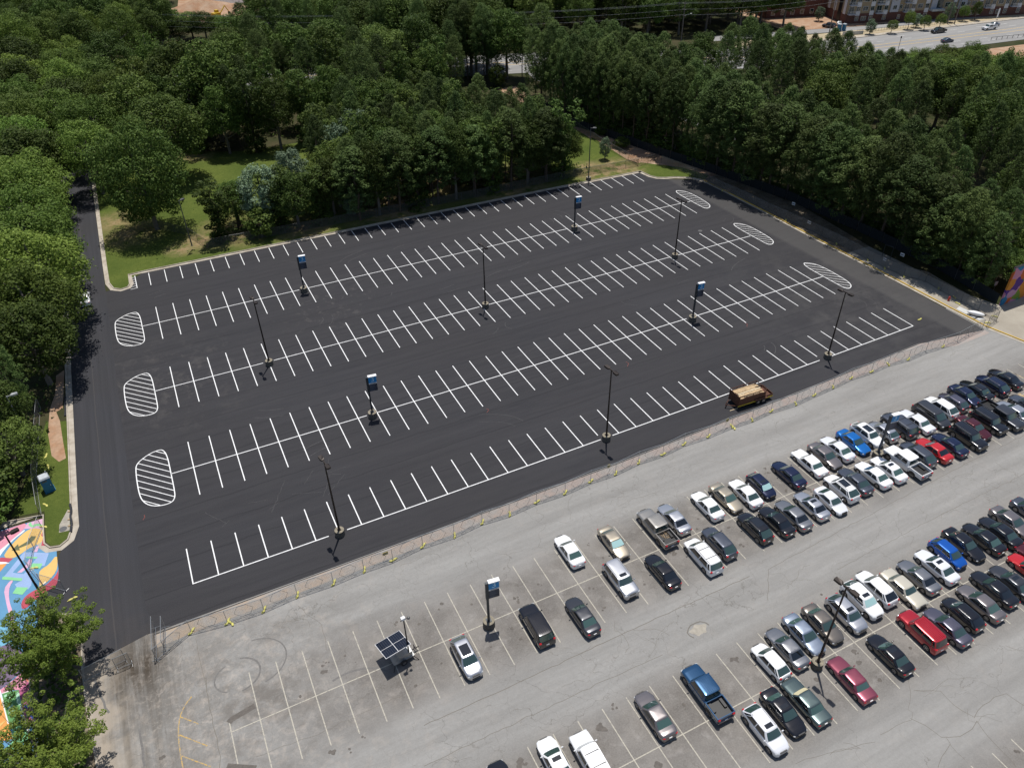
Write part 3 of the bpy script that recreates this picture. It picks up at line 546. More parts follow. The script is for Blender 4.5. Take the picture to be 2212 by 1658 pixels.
patch('coral', [(330, 170), (430, 60), (640, -80), (760, 60), (620, 260), (440, 300)], M2)
patch('orange', [(-400, 400), (0, 410), (60, 700), (140, 960), (210, 1200), (-400, 1300)], M2)
patch('white', [(0, 410), (25, 480), (150, 960), (120, 960), (60, 720), (-10, 480)], M2)
patch('white', [(30, 482), (200, 415), (215, 428), (120, 465), (40, 500)], M2)
patch('green', [(35, 490), (130, 460), (300, 430), (350, 600), (320, 800), (290, 960), (140, 940), (80, 720)], M2)
patch('aqua', [(270, 440), (340, 520), (360, 640), (310, 690), (250, 600)], M2, 1)
for q in ([(65, 515), (115, 490), (110, 530), (70, 545)], [(148, 535), (200, 520), (195, 565), (150, 578)], [(125, 690), (210, 655), (215, 780), (145, 830)]): patch('aqua', q, M2)
patch('purple', [(110, 250), (150, 240), (180, 390), (120, 400)], M2)
patch('magenta', [(300, 440), (440, 300), (720, 300), (720, 700), (560, 1000), (380, 1000), (350, 700)], M2)
for q in ((500, 450), (600, 480), (470, 560), (620, 560), (430, 690), (560, 640), (460, 830), (540, 860)): patch('deep', [(q[0] - 45, q[1] - 25), (q[0] + 45, q[1] - 30), (q[0] + 40, q[1] + 30), (q[0] - 40, q[1] + 25)], M2)
patch('white', [(320, 690), (350, 700), (420, 960), (520, 1180), (490, 1190), (390, 970)], M2)
patch('mint', [(200, 950), (400, 1000), (480, 1200), (260, 1300), (180, 1500), (-100, 1560), (0, 1440), (200, 1250)], M2)
patch('yellow', [(-60, 1000), (110, 900), (0, 1020), (-60, 1040)], M2)
patch('pale', [(520, 1080), (660, 1080), (640, 1300), (540, 1330)], M2)
struct(b.build('painted_street', ['street_' + k for k in mk]))
# ------------------------------------------------------------------ cars (local +Y is the nose)
RING = [(1, 0), (.996, .35), (.985, .62), (.955, .83), (.90, .945), (.80, .985), (.42, 1), (.04, 1), (-.03, 1), (-.38, 1), (-.68, 1), (-.76, .99), (-.89, .955), (-.955, .84), (-.985, .62), (-.996, .35), (-1, 0)]
RING += [(x, -y) for x, y in RING[-2:0:-1]]
NR = len(RING)
def interp(tab, t):
    for (t0, *a), (t1, *c) in zip(tab, tab[1:]):
        if t <= t1: k = (t - t0) / (t1 - t0) if t1 > t0 else 0; k = max(0, k); return [p + (q - p) * k for p, q in zip(a, c)]
    return list(tab[-1][1:])
# t from nose to tail: deck height, half-width factor, crown drop
SPEC = {
 'sedan': dict(L=4.8, W=1.84, deck=[(0, .50, .62), (.012, .62, .76), (.04, .70, .87), (.10, .77, .95), (.2, .86, .99), (.30, .93, 1), (.6, .95, 1), (.80, 1.0, 1), (.90, 1.03, .98), (.965, 1.0, .91), (.99, .86, .84), (1, .62, .76)], cab=(.275, .855, .43, .70, .93, 1.43, .95, .74), wh=(.185, .795), wr=.33, quarter=0),
 'old_sedan': dict(L=5.0, W=1.84, deck=[(0, .52, .84), (.01, .66, .90), (.04, .74, .95), (.10, .80, .98), (.2, .85, 1), (.30, .90, 1), (.6, .92, 1), (.78, .95, 1), (.90, .95, 1), (.975, .93, .96), (.99, .82, .93), (1, .60, .90)], cab=(.29, .81, .40, .70, .90, 1.38, .95, .77), wh=(.19, .79), wr=.32, quarter=0),
 'coupe': dict(L=4.5, W=1.78, deck=[(0, .48, .60), (.012, .60, .75), (.04, .67, .87), (.10, .73, .95), (.2, .82, .99), (.30, .90, 1), (.6, .94, 1), (.80, 1.0, 1), (.90, 1.02, .97), (.965, .99, .88), (.99, .84, .80), (1, .60, .74)], cab=(.26, .90, .42, .68, .91, 1.35, .95, .72), wh=(.19, .79), wr=.33, quarter=0),
 'hatch': dict(L=4.15, W=1.74, deck=[(0, .50, .62), (.012, .64, .76), (.04, .74, .88), (.10, .83, .96), (.2, .93, 1), (.28, 1.0, 1), (.6, 1.02, 1), (.88, 1.08, .98), (.97, 1.05, .93), (.99, .9, .88), (1, .62, .84)], cab=(.21, .975, .37, .80, .98, 1.50, .95, .72), wh=(.185, .83), wr=.33, quarter=1),
 'crossover': dict(L=4.65, W=1.87, deck=[(0, .58, .62), (.012, .74, .76), (.04, .86, .88), (.10, .95, .96), (.2, 1.03, 1), (.28, 1.08, 1), (.6, 1.10, 1), (.88, 1.16, .98), (.97, 1.12, .92), (.99, .96, .87), (1, .66, .83)], cab=(.235, .975, .37, .80, 1.07, 1.64, .95, .73), wh=(.185, .815), wr=.37, quarter=1),
 'suv': dict(L=4.85, W=1.94, deck=[(0, .62, .80), (.01, .85, .88), (.03, .98, .93), (.08, 1.05, .97), (.2, 1.10, 1), (.28, 1.12, 1), (.6, 1.13, 1), (.9, 1.15, 1), (.975, 1.13, .97), (.99, 1.0, .94), (1, .66, .92)], cab=(.25, .985, .345, .91, 1.10, 1.78, .96, .81), wh=(.18, .80), wr=.39, quarter=1),
 'minivan': dict(L=5.1, W=1.98, deck=[(0, .55, .66), (.012, .70, .80), (.04, .82, .90), (.09, .92, .96), (.17, 1.0, 1), (.22, 1.04, 1), (.6, 1.05, 1), (.9, 1.08, 1), (.975, 1.06, .96), (.99, .9, .92), (1, .62, .90)], cab=(.165, .985, .32, .90, 1.03, 1.73, .96, .80), wh=(.175, .79), wr=.35, quarter=1),
 'pickup': dict(L=5.85, W=2.0, deck=[(0, .70, .82), (.01, .95, .90), (.03, 1.05, .95), (.08, 1.11, .98), (.2, 1.15, 1), (.26, 1.17, 1), (.6, 1.18, 1)], cab=(.235, .655, .31, .635, 1.15, 1.88, .96, .84), wh=(.16, .77), wr=.41, quarter=0),
}
def car_meshes(kind):
    S = SPEC[kind]; L_, W_ = S['L'], S['W']; hw = W_ / 2; out = {}
    t2y = lambda t: L_ / 2 - t * L_
    wy = [t2y(t) for t in S['wh']]; R = S['wr'] + .06; tend = .66 if kind == 'pickup' else 1.0
    ts = sorted(set([0, .004, .012, .025, .04, .06, .08, .10] + [round(x, 4) for x in np.arange(.12, .93, .0145)] + [.94, .955, .968, .98, .99, .996, 1]))
    if kind == 'pickup': ts = [t for t in ts if t <= .66]
    b = MB(); NP = 10
    for t in ts:
        d, wf = interp(S['deck'], t); rf = 0 if kind in ('suv', 'pickup', 'old_sedan') else .10; wf = wf * (1 - rf * max(0, (.15 - t) / .15) ** 1.7) * (1 - rf * .6 * max(0, (t - .88) / .12) ** 2); w_ = hw * wf; y = t2y(t); zb = .24
        e = min(t, (1 - t)) if kind != 'pickup' else t
        if e < .02: zb = .30
        for yy in wy:
            if abs(y - yy) < R: zb = max(zb, S['wr'] + math.sqrt(R * R - (y - yy) ** 2) * 1.0)
        zb = min(zb, d - .12); sh = max(zb + .03, d - .13); mid = max(zb + .02, min(d - .3, .62)); cr = .03 if e > .03 else .0
        sec = [(0, d), (.45 * w_, d - cr * .3), (.78 * w_, d - cr), (.92 * w_, d - .035 - cr), (.985 * w_, sh), (w_, max(zb + .025, (sh + mid) / 2)), (.995 * w_, mid), (.975 * w_, max(zb + .01, min(mid - .01, .36))), (.94 * w_, zb), (0, zb)]
        b.v += [(x, y, z) for x, z in sec] + [(-x, y, z) for x, z in sec[1:-1]]
    M_ = 2 * NP - 2; order = list(range(NP)) + list(range(M_ - 1, NP - 1, -1))
    for j in range(len(ts) - 1):
        for k in range(M_):
            a_, c_ = order[k], order[(k + 1) % M_]
            under = (NP - 2 <= k <= NP - 1) or k in (NP,) and False
            under = (a_ in (NP - 2, NP - 1, M_ - 1) and c_ in (NP - 2, NP - 1, M_ - 1))
            b.f.append((j * M_ + a_, j * M_ + c_, (j + 1) * M_ + c_, (j + 1) * M_ + a_)); b.mi.append(1 if under else 0)
    b.f.append(tuple(order[::-1])); b.mi.append(0); b.f.append(tuple((len(ts) - 1) * M_ + k for k in order)); b.mi.append(0)
    t0, t1, u0, u1, zb_, zr, w0, w1 = S['cab']
    # cabin shell
    lv = [0, .10, .37, .64, .92, 1.0]; o = len(b.v)
    def ring(v):
        f_, r_ = t2y(t0 + (u0 - t0) * v), t2y(t1 + (u1 - t1) * v); hy = hw * (w0 + (w1 - w0) * v + .035 * math.sin(PI * v)); z = zb_ - .02 + (zr - .035 - zb_ + .02) * v
        return [(sy * hy, (f_ + r_) / 2 + sx * (f_ - r_) / 2, z) for sx, sy in RING]
    for v in lv: b.v += ring(v)
    top = ring(1.0); cy = sum(p[1] for p in top) / NR
    for k, dz in ((.93, .018), (.75, .034), (.4, .045), (.08, .048)): b.v += [(p[0] * k, cy + (p[1] - cy) * (k if k > .5 else k), p[2] + dz) for p in top]
    for j in range(len(lv) + 3):
        for i in range(NR): b.f.append((o + j * NR + i, o + j * NR + (i + 1) % NR, o + (j + 1) * NR + (i + 1) % NR, o + (j + 1) * NR + i)); b.mi.append(0)
    b.f.append(tuple(o + (len(lv) + 3) * NR + i for i in range(NR))); b.mi.append(0)
    if kind == 'pickup':
        ya, yb, z0, z1, ww = t2y(.665), -L_ / 2 + .08, .78, 1.20, hw * .985
        b.box((-ww, yb, z0 - .06), (ww, ya, z0), 1)
        for s in (-1, 1): 
            b.box((s * ww - .0 if s < 0 else s * (ww - .09), yb, .55), (-ww + .09 if s < 0 else ww, ya, z1))
        b.box((-ww + .09, yb, .45), (ww - .09, yb + .07, z1 - .02)); b.box((-ww + .09, ya - .06, z0), (ww - .09, ya, z1))
        b.box((-hw * .9, -L_ / 2 - .02, .48), (hw * .9, yb - .001, .66), 2)
        for s in (-1, 1): b.box((s * .62 - .14, wy[1] - .45, z0), (s * .62 + .14, wy[1] + .45, z0 + .2), 1)
        for s in (-1, 1):
            n = 12; q = [(s * ww * .999, wy[1] + (R + .02) * math.cos(PI * i / n), S['wr'] + (R + .02) * math.sin(PI * i / n)) for i in range(n + 1)]
            b.add([(p[0] + s * .012, p[1], min(p[2], 1.0)) for p in q], [tuple(range(n + 1))], 1)
    out['body'] = b
    # glazing, 8 mm proud of the shell
    def pane(lo, hi, idx):
        g = MB(); vs_ = [.10, .37, .64, .92]; ids = sorted(set(idx) | {(i + 1) % NR for i in idx}, key=lambda i: i); seq = [idx[0]] + [(i + 1) % NR for i in idx]
        for v in vs_:
            r0 = ring(v)
            for i in seq:
                p = Vector(r0[i]); nrm = Vector((RING[i][1] * .9, RING[i][0] * .9, .35)); nrm.normalize(); g.v.append(tuple(p + nrm * .016))
        n = len(seq)
        for j in range(3):
            for i in range(n - 1): g.f.append((j * n + i, j * n + i + 1, (j + 1) * n + i + 1, (j + 1) * n + i)); g.mi.append(0)
        return g
    R_ = lambda i: NR - 1 - i                              # mirrored segment
    out['windshield'] = pane(.10, .94, [R_(2), R_(1), R_(0), 0, 1, 2])
    out['rear_window'] = pane(.16 if kind in ('sedan', 'old_sedan', 'coupe') else .22, .93, [13, 14, 15, R_(15), R_(14), R_(13)])
    sd_ = [[5, 6], [8, 9]] + ([[11]] if S['quarter'] else [])
    if kind == 'coupe': sd_ = [[5, 6, 7], [8, 9]]
    out['side_window'] = [pane(.12, .90, q) for q in sd_] + [pane(.12, .90, [R_(i) for i in reversed(q)]) for q in sd_]
    hd = interp(S['deck'], .05)[0]; wn = hw * interp(S['deck'], .03)[1]
    def lens(cx, cyy, cz, r): g = MB(); g.blob((cx, cyy, cz), r, 10, 6); return g
    hz = hd - .16; tz = (interp(S['deck'], .97)[0] - .16) if kind != 'pickup' else .98; wt = hw * (interp(S['deck'], .985)[1] if kind != 'pickup' else .96)
    out['headlight'] = [lens(s * (wn - .17), L_ / 2 - .135 - (.02 if kind in ('suv', 'pickup', 'old_sedan') else .07), hz, (.20, .13, .09)) for s in (-1, 1)]
    out['taillight'] = [lens(s * (wt - .155), -L_ / 2 + (.05 if kind == 'pickup' else .125), tz, (.17, .13, .075 if kind in ('sedan', 'old_sedan', 'coupe') else .15)) for s in (-1, 1)]
    g = MB(); g.box((-.42, L_ / 2 - .06, .34), (.42, L_ / 2 + .015, .52)); g.box((-.36, L_ / 2 - .10, .60 * hd / .7 - .05), (.36, L_ / 2 - .0 + .004, .60 * hd / .7 + .06)); out['grille'] = g
    g = MB(); g.box((-.16, -L_ / 2 - .03, .62), (.16, -L_ / 2 + .05, .70)); out['licence_plate'] = g
    my = t2y(t0 + (u0 - t0) * .28) - .12
    out['mirror'] = [MB().blob((s * (hw + .09), my, zb_ + .10), (.13, .07, .08), 8, 5) for s in (-1, 1)]
    # wheels
    out['wheel_pos'] = [(s * (hw - .115), y, S['wr']) for y in wy for s in (-1, 1)]
    r = S['wr']; g = MB(); n = 22
    pr = [(-.10, r * .66), (-.11, r * .9), (-.08, r), (.08, r), (.11, r * .9), (.10, r * .66), (.05, r * .60), (.05, .02)]
    for x, rr in pr:
        g.v += [(x, rr * math.cos(2 * PI * i / n), rr * math.sin(2 * PI * i / n)) for i in range(n)]
    for j in range(len(pr) - 1):
        for i in range(n): g.f.append((j * n + i, (j + 1) * n + i, (j + 1) * n + (i + 1) % n, j * n + (i + 1) % n)); g.mi.append(0)
    g.v.append((-.10, 0, 0)); c = len(g.v) - 1
    for i in range(n): g.f.append((c, (i + 1) % n, i)); g.mi.append(0)
    out['tyre'] = g
    g = MB()
    for j, (x, rr) in enumerate(((.105, r * .68), (.105, r * .58), (.08, r * .56))): g.v += [(x, rr * math.cos(2 * PI * i / n), rr * math.sin(2 * PI * i / n)) for i in range(n)]
    for j in range(2):
        for i in range(n): g.f.append((j * n + i, j * n + (i + 1) % n, (j + 1) * n + (i + 1) % n, (j + 1) * n + i)); g.mi.append(0)
    for k in range(5):
        M_k = Matrix.Rotation(2 * PI * k / 5, 3, 'X'); g.box((.06, -.035, .0), (.095, .035, r * .6), 0, M_k)
    g.tube((.06, 0, 0), (.10, 0, 0), .06, .06, 10); out['rim'] = g
    zt = zr + .012; ymid = cy
    f1, r1 = t2y(u0), t2y(u1)
    g = MB(); g.box((-.40, f1 - .62, zt - .03), (.40, f1 - .22, zt + .005)); out['sunroof'] = g
    g = MB(); g.box((-.46, r1 + (f1 - r1) * .30, zt - .03), (.46, f1 - .16, zt + .007)); out['glass_roof'] = g
    out['roof_rails'] = [MB().box((s * hw * (w1 - .10) - .02, r1 + .12, zr - .01), (s * hw * (w1 - .10) + .02, f1 - .2, zr + .05)) for s in (-1, 1)]
    out['roof_bars'] = [MB().box((-hw * (w1 - .12), yy - .025, zr + .02), (hw * (w1 - .12), yy + .025, zr + .05)) for yy in (r1 + (f1 - r1) * .28, r1 + (f1 - r1) * .72)]
    g = MB()
    for k in range(6): x = -.5 + .2 * k; g.box((x - .012, r1 + .15, zt - .01), (x + .012, f1 - .12, zt + .010))
    out['roof_ribs'] = g
    g = MB(); g.tube((.0, r1 + .16, zt), (.0, r1 + .02, zt + .14), .012, .006, 5); out['antenna'] = g
    g = MB(); g.box((-hw * .62, f1 + .05, zr - .42), (hw * .62, f1 + .06, zr - .40)); 
    return out, (hw, wy)
CACHE = {}
def car_proto(kind):
    if kind in CACHE: return CACHE[kind]
    raw, info = car_meshes(kind); M_ = {}
    for k, v in raw.items():
        if k == 'wheel_pos': M_[k] = v; continue
        sm = k not in ('grille', 'licence_plate', 'sunroof', 'glass_roof', 'roof_rails', 'roof_bars', 'roof_ribs')
        mats = {'body': ['paint_white', 'dark_trim', 'rim'], 'windshield': 'glass', 'rear_window': 'glass', 'side_window': 'glass_dark', 'headlight': 'lamp_lens', 'taillight': 'red_lens', 'grille': 'dark_trim', 'licence_plate': 'sign_white', 'mirror': 'paint_white', 'tyre': 'black_rubber', 'rim': 'rim', 'sunroof': 'glass_dark', 'glass_roof': 'glass_dark', 'roof_rails': 'rim', 'roof_bars': 'dark_trim', 'roof_ribs': 'paint_white', 'antenna': 'dark_trim'}[k]
        M_[k] = [g.mesh(kind + '_' + k, mats, sm) for g in v] if isinstance(v, list) else v.mesh(kind + '_' + k, mats, sm)
        for me in (M_[k] if isinstance(M_[k], list) else [M_[k]]):
            if sm:
                try: me.set_sharp_from_angle(angle=math.radians(38))
                except Exception: pass
    CACHE[kind] = M_; return M_
paint('white')
NAME = {'sedan': 'parked_sedan', 'old_sedan': 'parked_sedan', 'coupe': 'parked_coupe', 'hatch': 'parked_hatchback', 'crossover': 'parked_crossover', 'suv': 'parked_suv', 'minivan': 'parked_minivan', 'pickup': 'pickup_truck'}
CAT = {'sedan': 'car', 'old_sedan': 'car', 'coupe': 'car', 'hatch': 'car', 'crossover': 'car', 'suv': 'suv', 'minivan': 'minivan', 'pickup': 'pickup truck'}
def car(kind, colour, loc, rz, label, flags='', group='cars parked on the old grey lot', far=False, scale=(1, 1, 1)):
    P_ = car_proto(kind); root = thing(NAME[kind], label, CAT[kind], loc, rz, group); root.scale = scale; pm = paint(colour)
    def part(nm, me, parent=root, m=None, loc=None, rot=None):
        o = put(me, nm, parent, loc, rot)
        if m is not None: o.material_slots[0].link = 'OBJECT'; o.material_slots[0].material = m
        return o
    bd = part('body', P_['body'], m=pm)
    part('windshield', P_['windshield'], m=MT['silver_shade'] if 'h' in flags else MT['glass_green'] if 'g' in flags else None); part('rear_window', P_['rear_window'], m=MT['glass_dark'] if 'd' in flags else MT['glass_green'] if 'G' in flags else None)
    for me in P_['side_window']: part('side_window', me)
    for q in P_['wheel_pos']:
        rz_ = 0 if q[0] > 0 else PI
        t = part('wheel', P_['tyre'], loc=q, rot=(random.uniform(0, 1), 0, rz_))
        if not far: part('rim', P_['rim'], parent=t)
    for me in P_['taillight']: part('taillight', me)
    if far: return root
    for me in P_['headlight']: part('headlight', me)
    for me in P_['mirror']: part('mirror', me, m=pm)
    part('grille', P_['grille']); part('licence_plate', P_['licence_plate'])
    if 's' in flags: part('sunroof', P_['sunroof'])
    if 'p' in flags: part('glass_roof', P_['glass_roof'])
    if 'r' in flags:
        for me in P_['roof_rails']: part('roof_rail', me)
    if 'b' in flags:
        for me in P_['roof_bars']: part('roof_bar', me)
    if 'i' in flags: part('roof_rib', P_['roof_ribs'], m=pm)
    if 'a' in flags: part('antenna', P_['antenna'])
    return root
UP, DN = 1, -1
CARS = [
 # first double row, stalls nearest the fence
 (1230, 1187, 'sedan', 'white', UP, 'G', 'white sedan by itself beneath the temporary fence, empty bays on both sides'),
 (1326, 1169.5, 'sedan', 'tan', DN, 'h', 'tan sedan with a silver sun shade, nose toward the grey aisle'),
 (1420, 1138, 'pickup', 'truck_grey', UP, 'i', 'grey-beige pickup truck with straw-coloured scraps in its open bed'),
 (1456, 1118, 'sedan', 'silver', UP, 'd', 'silver sedan parked tight beside the grey-beige pickup'),
 (1528, 1089.5, 'sedan', 'white', UP, '', 'white sedan next to the tan nose-down sedan, empty bay on its other side'),
 (1569, 1073, 'sedan', 'tan', DN, 'g', 'tan sedan between two white sedans, hood toward the aisle'),
 (1610.5, 1063, 'sedan', 'white', UP, '', 'white sedan between the tan sedan and the navy car with sunroof'),
 (1645, 1047, 'hatch', 'navy', DN, 'sh', 'navy fastback with black sunroof and bright shade in its windshield'),
 (1704, 1022, 'sedan', 'navy', UP, '', 'navy sedan with an empty bay between it and the navy fastback'),
 (1749, 997.5, 'old_sedan', 'white', UP, 'G', 'boxy old white sedan beside the navy sedan near the fence side'),
 (1783, 982.5, 'sedan', 'taupe', DN, '', 'grey-brown sedan nose-down between the boxy white and the silver sedan'),
 (1809, 966.5, 'sedan', 'pearl', UP, 'G', 'pale silver sedan next to the bright blue sedan'),
 (1844.5, 952.5, 'sedan', 'sky_blue', DN, '', 'bright blue sedan nose-down beside the white SUV with black roof glass'),
 (1874, 936.5, 'crossover', 'white', DN, 'p', 'white crossover with black roof glass beside the bright blue sedan'),
 (1909, 929, 'hatch', 'silver', UP, '', 'small silver hatchback partly hidden behind the zone sign panel'),
 (1944.5, 915, 'suv', 'slate', UP, 'rb', 'slate boxy SUV with a silver roof rack next to the zone sign'),
 (1980, 908, 'old_sedan', 'pearl', UP, 'G', 'old pale sedan with rusty hood beside the slate SUV'),
 (2013.6, 893.8, 'minivan', 'dark_grey', DN, '', 'charcoal minivan nose-down between the rusty-hood sedan and a white crossover'),
 (2033.6, 876.9, 'crossover', 'white', UP, 'a', 'white crossover beside the charcoal minivan'),
 (2060.5, 865.7, 'hatch', 'purple_grey', UP, '', 'purple-grey fastback beside the white crossover near the fence side'),
 (2086.8, 853, 'sedan', 'navy', DN, '', 'navy-purple sedan with chalky roof, nose-down, third car from the row end group'),
 (2110, 840.6, 'sedan', 'black', UP, '', 'black sedan with a yellow sticker in its rear window'),
 (2145, 828.8, 'crossover', 'navy', UP, 'r', 'navy crossover with shiny roof rails near the far end of the row'),
 (2173, 815.6, 'sedan', 'black', UP, 'd', 'black sedan last in its row, farthest up by the yellow kerb'),
 # same double row, stalls nearest the aisle
 (1007, 1415.5, 'crossover', 'silver', DN, 'p', 'silver crossover with black roof glass next to the solar trailer'),
 (1159, 1345.5, 'suv', 'black', UP, 'i', 'black boxy SUV with ribbed roof beyond the zone sign'),
 (1258, 1328, 'sedan', 'dark_grey', UP, 'G', 'charcoal sedan with bright green rear glass beside the black boxy SUV'),
 (1341, 1247, 'suv', 'silver', DN, 'rs', 'silver SUV with roof rails and sunroof, nose toward the aisle'),
 (1431, 1231, 'sedan', 'black', UP, 'd', 'small black sedan standing between the silver SUV and the white minivan'),
 (1519, 1197, 'minivan', 'white', UP, 'rb', 'white minivan with black roof bars'),
 (1553.5, 1169, 'crossover', 'slate', UP, 'a', 'grey crossover close beside the white minivan'),
 (1631, 1136, 'crossover', 'black', UP, 'p', 'black crossover with black roof glass, first of three dark cars by the centre line'),
 (1678, 1123, 'sedan', 'black', UP, 'd', 'black sedan between the black crossover and a grey sedan'),
 (1714, 1109.5, 'sedan', 'grey', UP, 'd', 'grey sedan between the black sedan and the silver sedan with sunroof'),
 (1753.5, 1089.5, 'sedan', 'silver', UP, 'sd', 'silver sedan with sunroof beside the silver coupe'),
 (1795, 1079.5, 'coupe', 'pearl', DN, '', 'silver coupe nose-down beside the white crossover with long roof glass'),
 (1818.5, 1051, 'crossover', 'white', UP, 'pr', 'white crossover with long black roof glass, nose toward the fence'),
 (1848, 1036.5, 'sedan', 'slate', UP, '', 'dark slate-blue sedan between the white crossover and a white sedan'),
 (1887, 1023, 'sedan', 'white', UP, 'G', 'plain white sedan between the slate sedan and the white sedan with sunroof'),
 (1920, 1011, 'sedan', 'white', UP, 'sG', 'white sedan with sunroof beside the white pickup truck'),
 (1960, 996, 'pickup', 'white', UP, '', 'white pickup truck with empty black bed'),
 (1983.5, 978, 'crossover', 'slate', UP, 'r', 'dark blue-grey crossover between the white pickup and the red sedan'),
 (2018, 969.5, 'sedan', 'bright_red', UP, 'd', 'bright red sedan beside the dark blue-grey crossover'),
 (2052, 958, 'sedan', 'navy', UP, '', 'navy sedan between the bright red sedan and the black square SUV'),
 (2093, 940.6, 'suv', 'black', DN, 'r', 'black square SUV with chrome side line, nose toward the aisle'),
 (2103.6, 921.9, 'sedan', 'maroon', DN, '', 'dark maroon sedan between two black SUVs'),
 (2136.7, 907.5, 'suv', 'black', DN, 'r', 'long glossy black SUV with bright roof rail beside the maroon sedan'),
 (2164, 894.4, 'pickup', 'dark_grey', DN, '', 'black crew pickup with junk in its short bed, nose-down'),
 (2192, 887, 'sedan', 'silver', UP, '', 'bright silver sedan beside the black crew pickup'),
 (2220, 873, 'sedan', 'slate', UP, '', 'slate sedan cut by the picture edge past the bright silver sedan'),
 # second double row, stalls nearest the first aisle
 (1092, 1698, 'sedan', 'black', UP, '', 'black car peeking in at the bottom edge below the solar trailer'),
 (1201, 1644, 'sedan', 'white', UP, 's', 'white sedan with sunroof cut by the bottom edge'),
 (1277, 1634, 'suv', 'white', UP, 'rb', 'white SUV with black roof bars cut by the bottom edge'),
 (1415, 1540.7, 'sedan', 'taupe', UP, 'G', 'grey-brown sedan standing alone between the white SUV and the blue pickup'),
 (1527, 1493, 'pickup', 'truck_blue', UP, 'i', 'dark blue pickup truck with ribbed cab roof and blue bed floor'),
 (1665, 1426, 'hatch', 'white', UP, 'a', 'white hatchback first in the packed group by the light pole'),
 (1700, 1397, 'sedan', 'grey', UP, 'da', 'grey sedan between the white hatchback and the faded blue sedan'),
 (1737, 1367.6, 'sedan', 'silver_blue', DN, 'G', 'faded light blue sedan with peeling hood beside the light pole'),
 (1778, 1344.5, 'sedan', 'brown_grey', DN, 'G', 'brown-grey sedan whose hood is crossed by the light pole'),
 (1829.8, 1322, 'crossover', 'silver', DN, 's', 'silver crossover with small black sunroof beneath the lamp arm'),
 (1863.4, 1291.7, 'crossover', 'white', DN, 'sh', 'white crossover with sunroof and mint sun shade'),
 (1893.4, 1267.4, 'crossover', 'white', UP, 'ad', 'white crossover with plain roof between the mint-shade car and a beige sedan'),
 (1952, 1269, 'old_sedan', 'beige', DN, '', 'cream beige old sedan nose-down'),
 (1984.7, 1243, 'sedan', 'grey', UP, 'd', 'warm grey sedan between the cream sedan and the silver sedan with sunroof'),
 (2024, 1221, 'sedan', 'pearl', UP, 's', 'pale silver sedan with sunroof beside the vivid blue hatchback'),
 (2048.6, 1192.4, 'hatch', 'blue', DN, '', 'vivid blue hatchback nose-down'),
 (2083, 1173.6, 'sedan', 'black', DN, '', 'black sedan nose-down beside the vivid blue hatchback'),
 (2125.5, 1160.5, 'sedan', 'black', UP, 'G', 'black sedan with pale rear glass, second car past the vivid blue hatchback'),
 (2161, 1146.7, 'sedan', 'black', UP, 's', 'black sedan with chrome window line beside a grey nose-down sedan'),
 (2185.5, 1124.9, 'sedan', 'taupe', DN, '', 'grey sedan nose-down touching the picture edge'),
 (2232, 1106, 'sedan', 'slate', DN, '', 'slate sedan mostly cut off by the picture edge'),
 # second double row, lower stalls
 (1654, 1572, 'crossover', 'pearl', DN, 'sr', 'white crossover with black sunroof, lowest car of the packed group'),
 (1692.5, 1535, 'sedan', 'black', DN, 'sG', 'glossy black sedan nose-down beside the green-grey sedan'),
 (1741, 1512, 'old_sedan', 'green_grey', UP, 'G', 'green-grey sedan with a cream sun shade by the light pole shadow'),
 (1839.5, 1464.5, 'old_sedan', 'mauve', UP, 'G', 'faded mauve sedan alone in its bay past the light pole'),
 (1923, 1410.7, 'sedan', 'black', UP, 's', 'black sedan with sunroof alone between the mauve sedan and the red SUV'),
 (1992.8, 1358.7, 'suv', 'red', UP, 'id', 'deep red SUV with sun glints on its ribbed roof'),
 (2046.5, 1350.7, 'sedan', 'purple_grey', UP, 'a', 'violet-grey sedan close beside the deep red SUV'),
 (2080.5, 1323, 'hatch', 'black', UP, 'd', 'black hatchback with yellow licence plate between violet-grey and grey sedans'),
 (2119, 1299.4, 'sedan', 'taupe', UP, 'G', 'grey sedan between the black hatchback and a black sedan'),
 (2148, 1269.4, 'sedan', 'black', UP, 'd', 'black sedan with a sun glint between two grey sedans at the edge'),
 (2187, 1255.6, 'sedan', 'dark_grey', UP, 's', 'charcoal sedan with large sunroof at the picture edge'),
 (2228, 1229, 'sedan', 'bright_red', UP, '', 'bright red car cut by the picture edge'),
 (2238, 1203, 'sedan', 'maroon', UP, '', 'sliver of a dark maroon car at the picture edge'),
]
rc = random.Random(3)
HT = {'sedan': .72, 'old_sedan': .70, 'coupe': .68, 'hatch': .78, 'crossover': .85, 'suv': .92, 'minivan': .88, 'pickup': .85}
for x, y, kind, colour, d, fl, label in CARS:
    gx, gy = G(x, y, HT[kind]); s = 1 + rc.uniform(-.02, .03); o = car(kind, colour, (gx, gy, -.012), (0 if d == UP else PI) + rc.gauss(0, .012), label, fl, scale=(1.0, s, 1))
    if 'sun shade by' in label:
        for c in o.children:
            if c.name.startswith('windshield'): c.material_slots[0].link = 'OBJECT'; c.material_slots[0].material = MT['sun_shade']
    if 'straw' in label:
        b = MB()
        for _ in range(30): q = (random.uniform(-.7, .6), random.uniform(-1.9, -1.1), .80); a_ = random.uniform(0, 3); b.tube(q, (q[0] + .25 * math.cos(a_), q[1] + .25 * math.sin(a_), .86), .03, .02, 5)
        t = b.build('straw_scraps', 'wood', None); t.location = (gx, gy, 0); tag(t, 'straw-coloured scraps lying in the grey-beige pickup bed', 'scraps'); t['kind'] = 'stuff'
    if 'yellow sticker' in label: b = MB(); b.box((-.2, -1.55, 1.17), (.2, -1.53, 1.22)); b.build('sticker', 'yellow_paint', o)
